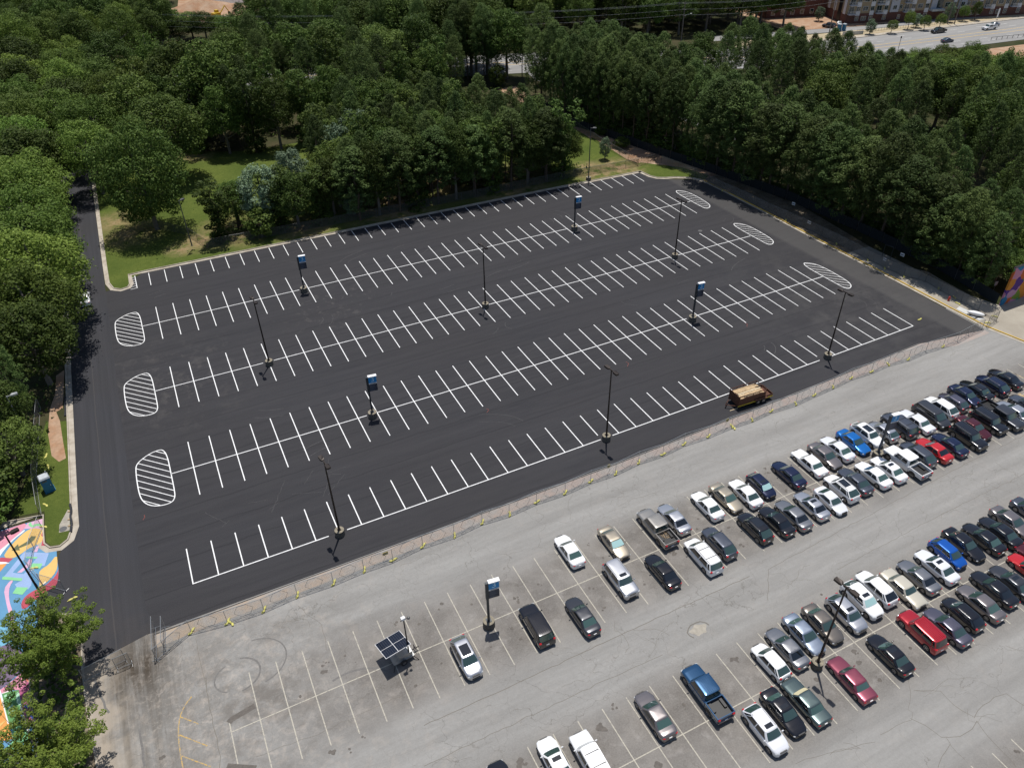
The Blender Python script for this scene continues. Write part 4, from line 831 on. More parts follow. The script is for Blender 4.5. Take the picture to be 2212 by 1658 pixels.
# vehicles on the highway and by the trees
def on(x, y, z=.8): return (*G(x, y, z), .012)
ha = math.atan2(134.7 - 143.3, 323.4 - 247.4)
car('pickup', 'black', on(2028, 66), ha + PI / 2, 'black pickup truck driving on the highway', '', 'vehicles on the highway')
car('pickup', 'white', on(2138, 59), ha + PI / 2, 'white pickup truck driving ahead of the black one on the highway', '', 'vehicles on the highway')
car('sedan', 'silver', on(2147, 52), ha + PI / 2, 'silver car overtaking behind the white highway pickup', '', 'vehicles on the highway')
car('sedan', 'dark_blue', on(2047, 86), ha - PI / 2, 'dark car on the highway half hidden by the bright green trees', '', 'vehicles on the highway')
car('sedan', 'white', (*G(181, 642, .8), .005), .03, 'white car on the entrance road under the overhanging trees', '', 'cars parked under the trees')
# ------------------------------------------------------------------ light poles and zone signs
def ring_mesh(b, r0, r1, z0, z1, n=22, mi=0, top=1):
    vs = [(r0 * math.cos(2 * PI * i / n), r0 * math.sin(2 * PI * i / n), z0) for i in range(n)] + [(r1 * math.cos(2 * PI * i / n), r1 * math.sin(2 * PI * i / n), z1) for i in range(n)]
    b.add(vs, [(i, (i + 1) % n, n + (i + 1) % n, n + i) for i in range(n)], mi); b.add([vs[n + i] for i in range(n)], [tuple(range(n))], top)
def light_pole(x, y, h, label, az=PI / 2, heads=2, base=True, m='pole_brown'):
    t = thing('light_pole', label, 'light pole', (x, y, 0), az, 'parking lot light poles')
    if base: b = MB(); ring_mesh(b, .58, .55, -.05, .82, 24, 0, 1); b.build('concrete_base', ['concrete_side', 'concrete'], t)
    b = MB(); b.box((-.2, -.2, .86), (.2, .2, .90)); b.tube((0, 0, .88), (0, 0, h), .125, .075, 12); b.build('pole', m, t, smooth=False)
    for s in ((1, -1) if heads == 2 else (1,)):
        b = MB(); b.box((s * .05 if s > 0 else -.45, -.05, h - .14), (.45 if s > 0 else -.05, .05, h - .02)); a_ = b.build('arm', m, t)
        b = MB(); vs = [(.40, -.15, h - .02), (.40, .15, h - .02), (.62, .24, h + .05), (1.18, .22, h + .03), (1.22, 0, h + .0), (1.18, -.22, h + .03), (.62, -.24, h + .05)]
        lo = [(p[0], p[1], h - .19) for p in vs]; n = len(vs); b.add([(s * p[0], p[1], p[2]) for p in vs + lo], ([tuple(range(n)), tuple(range(2 * n - 1, n - 1, -1))] + [(i, i + n, (i + 1) % n + n, (i + 1) % n) for i in range(n)]) if s > 0 else ([tuple(range(n - 1, -1, -1)), tuple(range(n, 2 * n))] + [((i + 1) % n, (i + 1) % n + n, i + n, i) for i in range(n)]))
        hd = b.build('lamp_head', m, t); b = MB(); b.box((min(s * .66, s * 1.12), -.16, h - .205), (max(s * .66, s * 1.12), .16, h - .19)); b.build('lens', 'lamp_lens', hd)
    return t
light_pole(16.42, -.55, 11.4, 'two-headed light pole in the front stall row nearest the entrance, red tags at its top', math.radians(99))
light_pole(52.5, -.4, 11.4, 'two-headed light pole midway along the front stall row', math.radians(97))
light_pole(91.86, .28, 11.4, 'two-headed light pole in the front stall row behind the wood trailer', math.radians(100))
light_pole(16.4, 37.6, 11.4, 'two-headed light pole in the middle stall row nearest the entrance road', math.radians(98))
light_pole(52.4, 37.6, 11.4, 'two-headed light pole in the centre of the fresh asphalt lot', math.radians(98))
light_pole(90.75, 37.3, 11.4, 'two-headed light pole in the middle stall row nearest the pines', math.radians(98))
light_pole(95.7, 76.6, 11.8, 'single-arm light pole on the lawn edge behind the last stalls', -.45, 1, True, 'galv_dark')
light_pole(52.9, -38.0, 12.0, 'two-headed light pole rising among the packed cars of the grey lot', math.radians(98))
light_pole(-14.0, 3.6, 11.2, 'single-arm light pole standing over the painted street', math.radians(20), 1, False)
light_pole(11.4, 83.2, 10, 'slim light pole among the shrubs behind the first corner stalls', .6, 1, False, 'galv_dark')
light_pole(-15.4, 31.5, 9.5, 'pale single-arm light pole hidden in the trees by the bare earth strip', .2, 1, False, 'galv')
def text_mesh(body, size, depth=.006):
    c = bpy.data.curves.new('lettering', 'FONT'); c.body = body; c.size = size; c.extrude = depth; c.align_x = 'CENTER'; c.align_y = 'CENTER'
    o = bpy.data.objects.new('lettering', c); COL.objects.link(o); dg = bpy.context.evaluated_depsgraph_get(); me = bpy.data.meshes.new_from_object(o.evaluated_get(dg)); bpy.data.objects.remove(o); return me
THREE = text_mesh('3', 1.05)
def zone_sign(x, y, label):
    t = thing('zone_sign', label, 'sign', (x, y, 0), -.12, 'blue zone signs of the parking lots'); h = 6.75
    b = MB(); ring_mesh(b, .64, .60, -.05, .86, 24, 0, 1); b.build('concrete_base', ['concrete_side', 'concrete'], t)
    b = MB(); b.box((-.26, -.26, .86), (.26, .26, .93)); b.box((-.11, -.11, .9), (.11, .11, h - 1.9)); b.box((-.17, -.13, h - 2.4), (.12, .13, h)); b.build('post', 'sign_post', t)
    p = MB().box((.14, -.11, h - 2.35), (1.22, .11, h - 1.15)).build('panel', 'sign_navy', t)
    MB().box((.14, -.12, h - 1.0), (1.22, .12, h + .02)).build('number_panel', 'sign_blue', t)
    MB().box((.14, -.125, h - 1.17), (1.22, .125, h - .98)).build('white_band', 'sign_white', t)
    b = MB(); b.box((.12, -.24, h + .02), (1.28, .24, h + .12)); b.build('top_cap', 'sign_white', t)
    for s, rz in ((-1, 0), (1, PI)):
        o = put(THREE, 'numeral', t, (.68, s * .121, h - .49), (PI / 2, 0, rz)); o.scale = (1.05, .95, 1)
        if not THREE.materials: THREE.materials.append(MT['sign_text'])
    b = MB()
    for k, (z, w_) in enumerate(((1.30, .8), (1.42, .55), (1.54, .7), (1.70, .62), (1.82, .75), (2.0, .5), (2.12, .66), (2.24, .4))):
        for s in (-1, 1): b.box((.22, min(s * .109, s * .114), h - z - .035), (.22 + w_, max(s * .109, s * .114), h - z + .02))
    b.build('small_print', 'sign_grey', t)
    b = MB()
    for s in (-1, 1): b.box((.3, min(s * .124, s * .129), h - 1.10), (1.05, max(s * .124, s * .129), h - 1.04))
    b.build('band_print', 'sign_navy', t)
zone_sign(26.55, 57.1, 'blue and navy zone 3 sign in the rearmost double row nearest the entrance road')
zone_sign(80.3, 56.2, 'blue and navy zone 3 sign in the rearmost double row nearest the pines')
zone_sign(26.5, 18.4, 'blue and navy zone 3 sign in the front double row nearest the entrance road')
zone_sign(80.4, 18.2, 'blue and navy zone 3 sign in the front double row nearest the pines')
zone_sign(26.6, -19.5, 'blue and navy zone 3 sign beside the solar trailer on the grey lot')
zone_sign(81.3, -19.0, 'blue and navy zone 3 sign rising between parked cars on the grey lot')

# ------------------------------------------------------------------ temporary fence panels and sandbags
def temp_panel(p, q, label, group, posts=(1, 1), brace=True, m='galv', fab='chain_link', h=1.83, mid=True):
    L_ = math.dist(p, q); t = thing('fence_panel', label, 'fence', (p[0], p[1], 0), math.atan2(q[1] - p[1], q[0] - p[0]), group)
    b = MB(); b.tube((0, 0, h), (L_, 0, h), .028, n=6); b.tube((0, 0, .12), (L_, 0, .12), .024, n=6); b.build('rail', m, t)
    for i, x in enumerate((.03, L_ - .03)):
        if posts[i]: b = MB(); b.tube((x, 0, 0), (x, 0, h + .02), .034, n=6); b.tube((x, -.42, .03), (x, .42, .03), .024, n=6); b.build('post', m if fab == 'chain_link' else 'galv_dark', t)
    if brace:
        c = L_ / 2; b = MB(); hx = [(c - .95, h / 2), (c - .35, .14), (c + .55, .2), (c + .98, h / 2 + .1), (c + .35, h - .06), (c - .5, h - .05)]
        b.path([(x, 0, z) for x, z in hx + hx[:1]], .015, 5); b.build('brace', 'galv_dark', t)
    b = MB(); b.add([(0, 0, .12), (L_, 0, .12), (L_, 0, h), (0, 0, h)], [(0, 1, 2, 3)]); b.build('mesh', fab, t)
    return t
FX = [-4.4, -.9, 2.6, 6.3, 9.9, 13.8, 17.3, 20.6, 24.3, 28.1, 31.8, 35.2, 39.0, 42.8, 46.6, 50.1, 53.8, 57.4, 61.0, 64.8, 68.8, 72.1, 75.7, 79.8, 83.5, 87.2, 91.1, 94.9, 98.5, 102.2, 106.1, 109.6]
FY = [-8.3, -6.4, -6.9, -7.1, -6.8, -7.0, -6.8, -6.9, -6.5, -6.7, -6.3, -6.6, -6.3, -6.5, -6.2, -6.4, -6.0, -6.2, -5.8, -6.0, -5.8, -6.0, -5.7, -6.0, -5.7, -5.5, -5.1, -5.3, -5.1, -5.5, -5.3, -5.5]
P0 = list(zip(FX, FY)) + [(112.6, -5.6), (115.6, -5.2), (119.0, -5.0)]
for i in range(len(P0) - 1): temp_panel(P0[i], P0[i + 1], '%s chain-link panel of the temporary fence counted from the entrance' % nth(i + 1), 'temporary fence panels between the two lots', posts=(1, i == len(P0) - 2))
def sandbag(x, y, rz, label, grp='yellow sandbags holding the temporary fence', two=False):
    t = thing('sandbag', label, 'sandbag', (x, y, 0), rz, grp); t.scale = (.78, .8, .8)
    b = MB()
    for s in (-1, 1): b.blob((s * .30, s * .05, .11), (.33, .17, .12), 12, 8, M=Matrix.Rotation(s * .25, 3, 'Z'))
    b.blob((0, 0, .10), (.12, .09, .07), 8, 6)
    o = b.build('bag', 'sandbag', t, smooth=True); b = MB(); b.blob((.66, .10, .07), (.09, .07, .05), 8, 5); b.build('tied_end', 'sandbag', t, smooth=True)
    return t
rb = random.Random(5)
for i in range(1, len(FX)):
    if i == 30: continue
    sandbag(FX[i] + .05, FY[i] - .05, rb.uniform(.0, 1.1), 'yellow sandbag at the foot of the %s fence post from the entrance' % nth(i + 1))
sandbag(FX[2] + .35, FY[2] - .35, 1.9, 'second yellow sandbag lying at the third fence post')
sandbag(FX[20] + .1, FY[20] - .4, 1.2, 'extra yellow sandbag heaped at the %s fence post' % nth(21))
# the fence corner by the entrance with its leaning gate leaves
temp_panel((-4.4, -8.3), (-4.1, -4.2), 'chain-link gate leaf turned back beside the entrance opening', 'gate leaves at the entrance', brace=False)
temp_panel((-3.5, -7.6), (-3.2, -4.6), 'second chain-link gate leaf standing behind the turned-back one', 'gate leaves at the entrance', brace=False)
temp_panel((-10.9, -7.6), (-7.1, -6.9), 'open chain-link gate leaf by the hedge at the bottom of the road', 'gate leaves at the entrance', brace=False)
temp_panel((-8.0, -7.7), (-6.6, -7.6), 'short chain-link gate leaf next to the open one', 'gate leaves at the entrance', brace=False)
# second temporary fence along the verge by the pines
F2 = GP([(1428, 352), (1465, 367), (1500, 382), (1530, 396), (1560, 411), (1592, 425), (1625, 440), (1660, 458), (1697, 474), (1735, 491), (1774, 510), (1806, 525), (1839, 542), (1873, 560), (1910, 578), (1951, 596), (1998, 608), (2031, 628), (2075, 652), (2112, 672), (2152, 693), (2130, 707)])
for i in range(len(F2) - 1): temp_panel(F2[i], F2[i + 1], '%s chain-link panel of the verge fence counted from the dirt track' % nth(i + 1), 'temporary fence panels along the verge', posts=(1, i == len(F2) - 2), brace=i > 12 or i % 3 == 0, m='galv_dark')
for k, (x, y, lb) in enumerate(((1986.6, 690.5, 'yellow sandbag left alone on the fresh asphalt past the last stall'), (2027.4, 623, 'yellow sandbag on the beige concrete, uppermost of three by the hydrant'), (2062, 643, 'yellow sandbag just behind the red hydrant'), (2069, 656, 'yellow sandbag between the hydrant and the white pad'), (2149, 684, 'yellow sandbag at the far corner of the verge fence'), (2133, 697.5, 'yellow sandbag on the yellow kerb at the fence corner'))):
    sandbag(*G(x, y), .5 * k, lb)
for i, lb in ((4, 'yellow sandbag in the shade, fifth verge fence post'), (8, 'yellow sandbag in the shade, ninth verge fence post'), (11, 'yellow sandbag in the shade, twelfth verge fence post'), (13, 'yellow sandbag in the shade, fourteenth verge fence post'), (14, 'yellow sandbag in the shade, fifteenth verge fence post'), (15, 'yellow sandbag in the shade, sixteenth verge fence post')): sandbag(F2[i][0] - .2, F2[i][1] - .3, .7, lb)
# fence across the painted street
F3 = GP([(88, 880), (84, 935), (82, 985), (78, 1040), (90, 1112), (92, 1140), (75, 1185), (66, 1232), (92, 1262), (143, 1277)])
for i in range(len(F3) - 1):
    if i in (4,): continue
    temp_panel(F3[i], F3[i + 1], '%s chain-link panel of the fence running past the blue toilet to the painted street' % nth(i + 1), 'temporary fence panels by the painted street', posts=(1, 1), brace=False, m='galv')
for k, (x, y, lb) in enumerate(((100, 985, 'yellow sandbag in the undergrowth above the blue toilet'), (105, 1008, 'yellow sandbag just above the blue toilet'), (99, 1091, 'pale yellow sandbag on the grass below the blue toilet'), (95, 1138, 'yellow sandbag at the top corner of the painted street'), (74, 1227, 'yellow sandbag at the foot of the fence on the blue paint'), (158, 1293, 'yellow sandbag on the rounded kerb of the planting island'))): sandbag(*G(x, y), 1.2 + .4 * k, lb)
# small boards wired to the fences
def board(nm, p, z, w_, h_, m, label, rz=0):
    t = thing(nm, label, 'sign', (p[0], p[1], z), rz, None); MB().box((-w_ / 2, -.012, 0), (w_ / 2, .012, h_)).build('plate', m, t); MB().box((-w_ / 2 + .06, -.016, h_ * .3), (w_ / 2 - .06, -.0125, h_ * .62)).build('print', 'sign_grey', t)
board('notice_board', G(832.5, 1196, .9), .75, .62, .45, 'yellow_paint', 'yellow notice wired to the temporary fence below the first light pole')
board('notice_board', G(1315, 1009.5, .9), .9, .4, .5, 'yellow_paint', 'yellow notice on the temporary fence near the midway light pole')
board('notice_board', G(1571, 910.5, .9), .9, .4, .5, 'yellow_paint', 'yellow notice on the temporary fence below the wood trailer')
for x, y, lb in ((1714, 441, 'white notice on the dark screened fence in front of the pines'), (1748, 481, 'white notice hanging on the shaded verge fence'), (1949, 551, 'white notice on the screened fence beside the blue gate frame'), (1912, 561, 'small white notice on the verge fence near the blue gate frame')):
    board('notice_board', G(x, y, 1.4), 1.2, .75, .6, 'sign_white', lb, -1.4)
# permanent chain-link fences round the lawn
def chain_fence(pts, label, h=1.8, sp=3.0):
    t = thing('chain_link_fence', label, 'fence', (pts[0][0], pts[0][1], 0)); o = pts[0]; loc = [(x - o[0], y - o[1]) for x, y in pts]
    b = MB()
    for p, q in zip(loc, loc[1:]): b.tube((*p, h), (*q, h), .025, n=5)
    b.build('top_rail', 'galv_dark', t)
    for p, q in zip(loc, loc[1:]):
        L_ = math.dist(p, q); n = max(1, round(L_ / sp)); a_ = math.atan2(q[1] - p[1], q[0] - p[0])
        fb = MB(); fb.add([(0, 0, .02), (L_, 0, .02), (L_, 0, h), (0, 0, h)], [(0, 1, 2, 3)]); f = fb.build('mesh', 'chain_link_dark', t, loc=(p[0], p[1], 0)); f.rotation_euler = (0, 0, a_)
        for i in range(n): k = i / n; bb = MB(); bb.tube((p[0] + (q[0] - p[0]) * k, p[1] + (q[1] - p[1]) * k, 0), (p[0] + (q[0] - p[0]) * k, p[1] + (q[1] - p[1]) * k, h + .05), .035, n=6); bb.build('post', 'galv_dark', t)
lawn_corner = G(1378, 359)
chain_fence([G(1188, 236), G(1240, 275), G(1300, 315), lawn_corner], 'chain-link fence between the lawn and the dirt track', sp=4)
chain_fence([lawn_corner, G(1240, 383), (70, 79.9), (40, 81), (14, 82.5), (11.5, 90), (0, 104)], 'chain-link fence behind the rear kerb along the grove', sp=3.6)
chain_fence([lawn_corner, G(1420, 348)], 'short chain-link fence from the lawn corner to the dirt track', sp=3)
DF = [(111.0, 133), (110.9, 111.5), (114.5, 99), (118.5, 82), (122.8, 66), (127.0, 48), (128.6, 30), (129.3, 12), (128.4, 4), (127.6, -1.0)]
t = thing('screened_fence', 'long dark fabric-screened fence at the foot of the pines', 'fence', (111, 133, 0)); b = MB(); pb = []
for p, q in zip(DF, DF[1:]):
    L_ = math.dist(p, q); n = max(1, int(L_ / 3)); 
    for i in range(n):
        k0, k1 = i / n, (i + 1) / n; f = lambda k: (p[0] + (q[0] - p[0]) * k - 111, p[1] + (q[1] - p[1]) * k - 133)
        b.kerb([f(k0 + .006), f(k1 - .006)], -.02, .02, .05, 2.0 + random.uniform(-.04, .04)); pb.append(f(k0))
b.build('screen', 'screen_fabric', t)
for p in pb: MB().tube((p[0], p[1], 0), (p[0], p[1], 2.12), .04, n=6).build('post', 'galv_dark', t)
t = thing('gate_frame', 'pale blue-grey gate frame standing by the screened fence', 'gate', (*G(1922, 562), 0), 1.9)
for x in (0, 1.5): MB().tube((x, 0, 0), (x, 0, 2.6), .05, n=6).build('post', 'sign_post', t)
MB().tube((0, 0, 2.6), (1.5, 0, 2.6), .05, n=6).build('top_bar', 'sign_post', t)
t = thing('post_sign', 'small light blue sign on a post by the mural wall', 'sign', (*G(1973, 612 + 40), 0)); 
t.location = (*G(2143, 634), 0); MB().tube((0, 0, 0), (0, 0, 2.2), .04, n=6).build('post', 'galv_dark', t); MB().box((-.35, -.03, 1.6), (.35, .03, 2.3)).build('plate', 'grey_roof', t)

# ------------------------------------------------------------------ single things
x, y = G(2048.5, 649); t = thing('fire_hydrant', 'red fire hydrant on the beige concrete behind the yellow kerb', 'hydrant', (x, y, 0)); b = MB(); b.tube((0, 0, 0), (0, 0, .08), .2, n=12); b.tube((0, 0, .08), (0, 0, .62), .14, .13, 12); b.blob((0, 0, .64), (.16, .16, .15), 12, 6); b.tube((0, 0, .76), (0, 0, .86), .04, n=6); b.build('barrel', 'red_paint', t)
b = MB(); b.tube((-.26, 0, .45), (.26, 0, .45), .07, n=8); b.tube((0, -.24, .42), (0, 0, .42), .09, n=8); b.build('nozzles', 'red_paint', t)
o = MB().prism(GP([(1818 + 15, 630), (1818 + 30, 626), (2118, 690), (2098, 693)][:0] or [(2065, 668), (2072, 662), (2128, 688), (2115, 692)]), .0, .05).build('concrete_pad', 'white_plastic'); MT['pad'] = mat('pad_concrete', (.5, .5, .48), .9, var=.1); o.data.materials[0] = MT['pad']; tag(o, 'pale concrete pad with a kink beside the yellow kerb', 'pad')
x, y = G(2106, 682); t = thing('storage_tank', 'white capsule-shaped tank lying on the pale concrete pad', 'tank', (x, y, .05), math.atan2(-.55, .35)); b = MB(); b.blob((0, 0, .42), (1.3, .42, .36), 16, 10); b.build('shell', 'white_plastic', t, smooth=True)
for k in (-.7, .7): MB().box((k - .08, -.3, 0), (k + .08, .3, .2)).build('foot', 'dark_trim', t)
b = MB(); b.tube((-1.3, -.55, .1), (1.7, -.75, .1), .07, n=6); tag(b.build('black_pipe', 'dark_trim', loc=(x, y, 0)), 'black bar standing in for the shadow of the white tank', 'pipe')  # black tube added in place of the tank's dark shadow
# mural wall
a = NB('mural_paint'); v = a.voro(.55, a.warp(2.4, .45), 'F1'); sepc = a.t.nodes.new('ShaderNodeSeparateColor'); a.L(v[1], sepc.inputs[0]); cr = a.t.nodes.new('ShaderNodeValToRGB'); cr.color_ramp.interpolation = 'CONSTANT'; a.L(sepc.outputs[0], cr.inputs[0])
el = cr.color_ramp.elements; el[0].position = 0; el[0].color = (.50, .22, .32, 1); el[1].position = .40; el[1].color = (.16, .24, .035, 1)
for p_, c_ in ((.52, (.48, .12, .035)), (.62, (.03, .17, .32)), (.70, (.44, .24, .36)), (.80, (.09, .035, .20)), (.86, (.04, .27, .20)), (.92, (.50, .20, .03))): e = el.new(p_); e.color = (*c_, 1)
a.out(cr.outputs[0], .8, .2)
t = thing('mural_wall', 'tall wall painted with pink, green and orange blobs at the picture edge', 'wall', (128.0, -1.5, 0), 0); MB().box((0, 0, -.05), (14, .3, 6.9)).build('painted_face', 'mural_paint', t); MB().box((-.08, -.03, 6.9), (14.1, .33, 7.0)).build('coping', 'dark_metal', t)
# portable toilets
def toilet(x, y, rz, label, grp=None):
    t = thing('portable_toilet', label, 'portable toilet', (x, y, .08), rz, grp); b = MB(); b.box((-.56, -.56, .12), (.56, .56, 2.1)); b.box((-.60, -.60, .0), (.60, .60, .12)); b.build('cabin', 'blue_plastic', t)
    b = MB(); b.add([(-.6, -.6, 2.1), (.6, -.6, 2.1), (.6, .6, 2.1), (-.6, .6, 2.1), (-.5, -.5, 2.3), (.5, -.5, 2.3), (.5, .5, 2.3), (-.5, .5, 2.3)], [(0, 1, 5, 4), (1, 2, 6, 5), (2, 3, 7, 6), (3, 0, 4, 7), (4, 5, 6, 7)]); b.build('roof', 'grey_roof', t)
    d = MB().box((-.42, -.59, .18), (.42, -.565, 2.02)).build('door', 'blue_plastic', t); MB().box((.30, -.62, 1.0), (.37, -.59, 1.15)).build('handle', 'sign_white', d)
    MB().box((-.38, -.60, 1.72), (.15, -.592, 1.95)).build('door_plate', 'galv_dark', d); MB().tube((.45, .45, 2.1), (.45, .45, 2.55), .05, n=8).build('vent_pipe', 'grey_roof', t)
toilet(*G(108, 1058), .25, 'blue portable toilet with mottled grey roof by the entrance road')
toilet(*G(1812, 67), .3, 'blue portable toilet left of its twin near the apartment block', 'portable toilets by the apartment block')
toilet(*G(1822, 66.5), .3, 'blue portable toilet next to its twin beside the highway verge', 'portable toilets by the apartment block')
# silt socks on the kerb
for pts, lb in ((((142, 858), (140.5, 872), (142.5, 885), (141, 900)), 'dark silt sock on the kerb above the stone slab'), (((152, 1090), (155, 1104), (152.5, 1118), (156, 1130), (153.5, 1150)), 'dark silt sock in front of the storm drain inlet')):
    p3 = [(*p, .12) for p in smooth_pts(GP(pts), 2)]; b = MB(); b.path(p3, .14, 8); tag(b.build('silt_sock', 'silt_sock', smooth=True), lb, 'silt sock')
for k, (x, y) in enumerate(((152.5, 1105), (152.5, 1122), (153, 1136))): q = G(x, y); tag(MB().blob((q[0] - .1, q[1], .13), (.22, .13, .1), 8, 6).build('gravel_bag', 'wood', smooth=True), ('upper', 'middle', 'lower')[k] + ' small tan gravel bag beside the silt sock at the drain', 'bag', 'gravel bags at the storm drain')
x, y = G(137, 1143); b = MB(); b.tube((x, y, .095), (x, y, .115), .42, n=20); tag(b.build('manhole_cover', 'galv_dark'), 'round manhole cover on the concrete inlet slab', 'manhole cover')
x, y = G(1106 + 1625 / 3.998, 414.75 + 335 / 3.998); b = MB(); b.tube((x, y, -.01), (x, y, .016), .42, n=20); tag(b.build('manhole_cover', 'galv_dark'), 'manhole cover in the fresh asphalt near the last hatched islands', 'manhole cover')
mat('hydrant_red', (.35, .02, .02), .5); q = G(171.5, 1433); tag(MB().blob((q[0], q[1], 1.0), (.25, .2, .3), 8, 6).tube((q[0], q[1], 0), (q[0], q[1], .9), .05).build('warning_lantern', 'hydrant_red', smooth=True), 'small red warning lantern on a stake beside the open gate leaf', 'lantern')
# solar camera trailer
x, y = G(868, 1420); t = thing('solar_trailer', 'solar panel camera trailer parked across an empty bay', 'trailer', (x, y, 0), .10)
b = MB(); b.box((-1.1, -.7, .42), (1.1, .7, .52)); b.box((-.5, -.62, .52), (.95, .62, 1.15)); b.build('cabinet', 'galv', t)
Mx = Matrix.Translation((-.55, .35, 2.25)) @ Matrix.Rotation(math.radians(4), 4, 'Z') @ Matrix.Rotation(math.radians(-14), 4, 'X')
Mx = Mx @ Matrix.Scale(.78, 4)
fr = MB(); fr.box((-1.75, -1.62, -.04), (1.75, 1.62, 0), 0, Mx); fo = fr.build('panel_frame', 'sign_white', t)
for i in (0, 1):
    for j in (0, 1): 
        b = MB(); b.box((-1.70 + i * 1.73, -1.57 + j * 1.60, .001), (-.03 + i * 1.73, -.03 + j * 1.60, .015), 0, Mx)
        for k in range(1, 6): b.box((-1.70 + i * 1.73 + k * .28, -1.55 + j * 1.6, .015), (-1.685 + i * 1.73 + k * .28, -.05 + j * 1.6, .018), 1, Mx)
        b.build('solar_panel', ['solar_cell', 'galv_dark'], fo)
b = MB(); b.tube((-.3, .3, .5), (-.45, .4, 2.2), .05); b.tube((.1, .2, .5), (.2, .3, 2.2), .05); b.build('panel_support', 'dark_metal', t)
ms = MB(); ms.tube((.65, -.45, .3), (.65, -.45, 6.2), .09, .06, 8); ms.box((.3, -.47, 6.1), (1.15, -.43, 6.16)); m_ = ms.build('mast', 'dark_metal', t); MB().blob((1.15, -.45, 6.05), (.16, .16, .15), 10, 8).build('camera_dome', 'galv_dark', m_); MB().box((.42, -.6, 6.2), (.8, -.3, 6.5)).build('camera_box', 'sign_white', m_)
for s in (-1, 1):
    w_ = MB(); w_.tube((-.1, s * .74, .33), (-.1, s * .92, .33), .33, n=18); w0_ = w_.build('wheel', 'black_rubber', t); MB().tube((-.1, s * .921, .33), (-.1, s * .935, .33), .17, n=14).build('rim', 'rim', w0_)
b = MB(); b.tube((1.1, 0, .45), (1.9, 0, .45), .05); b.tube((1.5, -.25, .45), (1.5, .35, .45), .04); b.tube((1.5, .35, 0), (1.5, .35, .6), .04); b.build('tow_bar', 'dark_metal', t)
for sx, sy in ((-1, -1), (-1, 1), (1, -1), (1, 1)): MB().tube((sx * 1.0, sy * .7, .45), (sx * 1.35, sy * 1.1, .02), .035).build('outrigger', 'dark_metal', t)
# wood trailer
Ta, Tb = G(1583, 869), G(1665, 843); ang = math.atan2(Tb[1] - Ta[1], Tb[0] - Ta[0]); cx, cy = G(1621, 856, .6)
t = thing('flatbed_trailer', 'rusty two-axle trailer loaded with old boards on the fresh asphalt', 'trailer', (cx, cy, 0), ang)
b = MB(); b.box((-2.9, -1.05, .55), (2.9, 1.05, .68)); b.box((-2.95, -1.12, .45), (2.95, -1.05, .62), 1); b.box((-2.95, 1.05, .45), (2.95, 1.12, .62)); b.build('deck', ['rust', 'yellow_paint'], t)
b = MB()
for s in (-1, 1):
    for k in range(5): xx = -2.85 + k * 1.1; b.box((xx, s * 1.09 - .03, .6), (xx + .06, s * 1.09 + .03, 2.1))
    b.box((-2.9, s * 1.09 - .025, 2.04), (1.6, s * 1.09 + .025, 2.14)); b.box((-2.9, s * 1.09 - .025, .7), (1.6, s * 1.09 + .02, 1.75)); b.box((1.6, s * 1.09 - .02, .68), (2.9, s * 1.09 + .02, 1.0))
b.box((-2.92, -1.09, .68), (-2.87, 1.09, 2.1)); b.box((1.57, -1.09, 2.04), (1.62, 1.09, 2.14)); b.box((2.88, -1.09, .68), (2.93, 1.09, 1.0)); b.build('side_rails', 'rust', t)
b = MB(); b.tube((-2.9, -.9, .5), (-4.2, 0, .5), .06); b.tube((-2.9, .9, .5), (-4.2, 0, .5), .06); b.tube((-4.1, 0, 0), (-4.1, 0, .9), .05); b.build('drawbar', 'rust', t)
for s in (-1, 1):
    for xx in (.35, 1.25):
        w0_ = MB().tube((xx, s * 1.1, .38), (xx, s * 1.34, .38), .38, n=18).build('wheel', 'black_rubber', t); MB().tube((xx, s * 1.341, .38), (xx, s * 1.35, .38), .2, n=14).build('rim', 'rim', w0_)
    MB().box((-.25, s * 1.12 if s > 0 else -1.40, .84), (1.85, 1.40 if s > 0 else -1.12, .89)).build('mudguard', 'rust', t)
MB().box((1.75, -.2, .68), (2.1, .2, 1.1)).build('red_can', 'red_paint', t)
ca, sa = math.cos(ang), math.sin(ang)
for k in range(22):
    ln = rb.uniform(2.4, 4.1); lx = -.75 + rb.uniform(-.5, .5) * (4.2 - ln); ly = -.92 + (k % 8) * .26 + rb.uniform(-.03, .03); lz = 1.66 + .075 * (k // 8) + .01 * (k % 3)
    wd = rb.uniform(.09, .14); Mz = Matrix.Rotation(ang + rb.uniform(-.03, .03), 3, 'Z')
    b = MB(); b.box((-ln / 2, -wd, 0), (ln / 2, wd, .06), 0, Mz.to_4x4()); tag(b.build('board', ('wood', 'wood_pale', 'wood')[k % 3], loc=(cx + lx * ca - ly * sa, cy + lx * sa + ly * ca, lz)), 'weathered board lying in the load of the rusty trailer', 'board', 'weathered boards piled on the rusty trailer')
b = MB(); b.box((-2.6, -.95, .68), (1.3, .95, 1.66)); b.v = [tuple((cx + p[0] * ca - p[1] * sa, cy + p[0] * sa + p[1] * ca, p[2])) for p in b.v]; tag(b.build('timber_stack', 'dark_metal'), 'dark bundle of forms under the boards on the trailer', 'timber bundle')
b = MB(); b.box((-.65, -.05, 0), (.65, .05, .04), 0, Matrix.Rotation(ang, 4, 'Z')); tag(b.build('loose_board', 'wood_pale', loc=(*G(1585, 884.5), .01)), 'pale board lying on the asphalt under the trailer hitch', 'board')
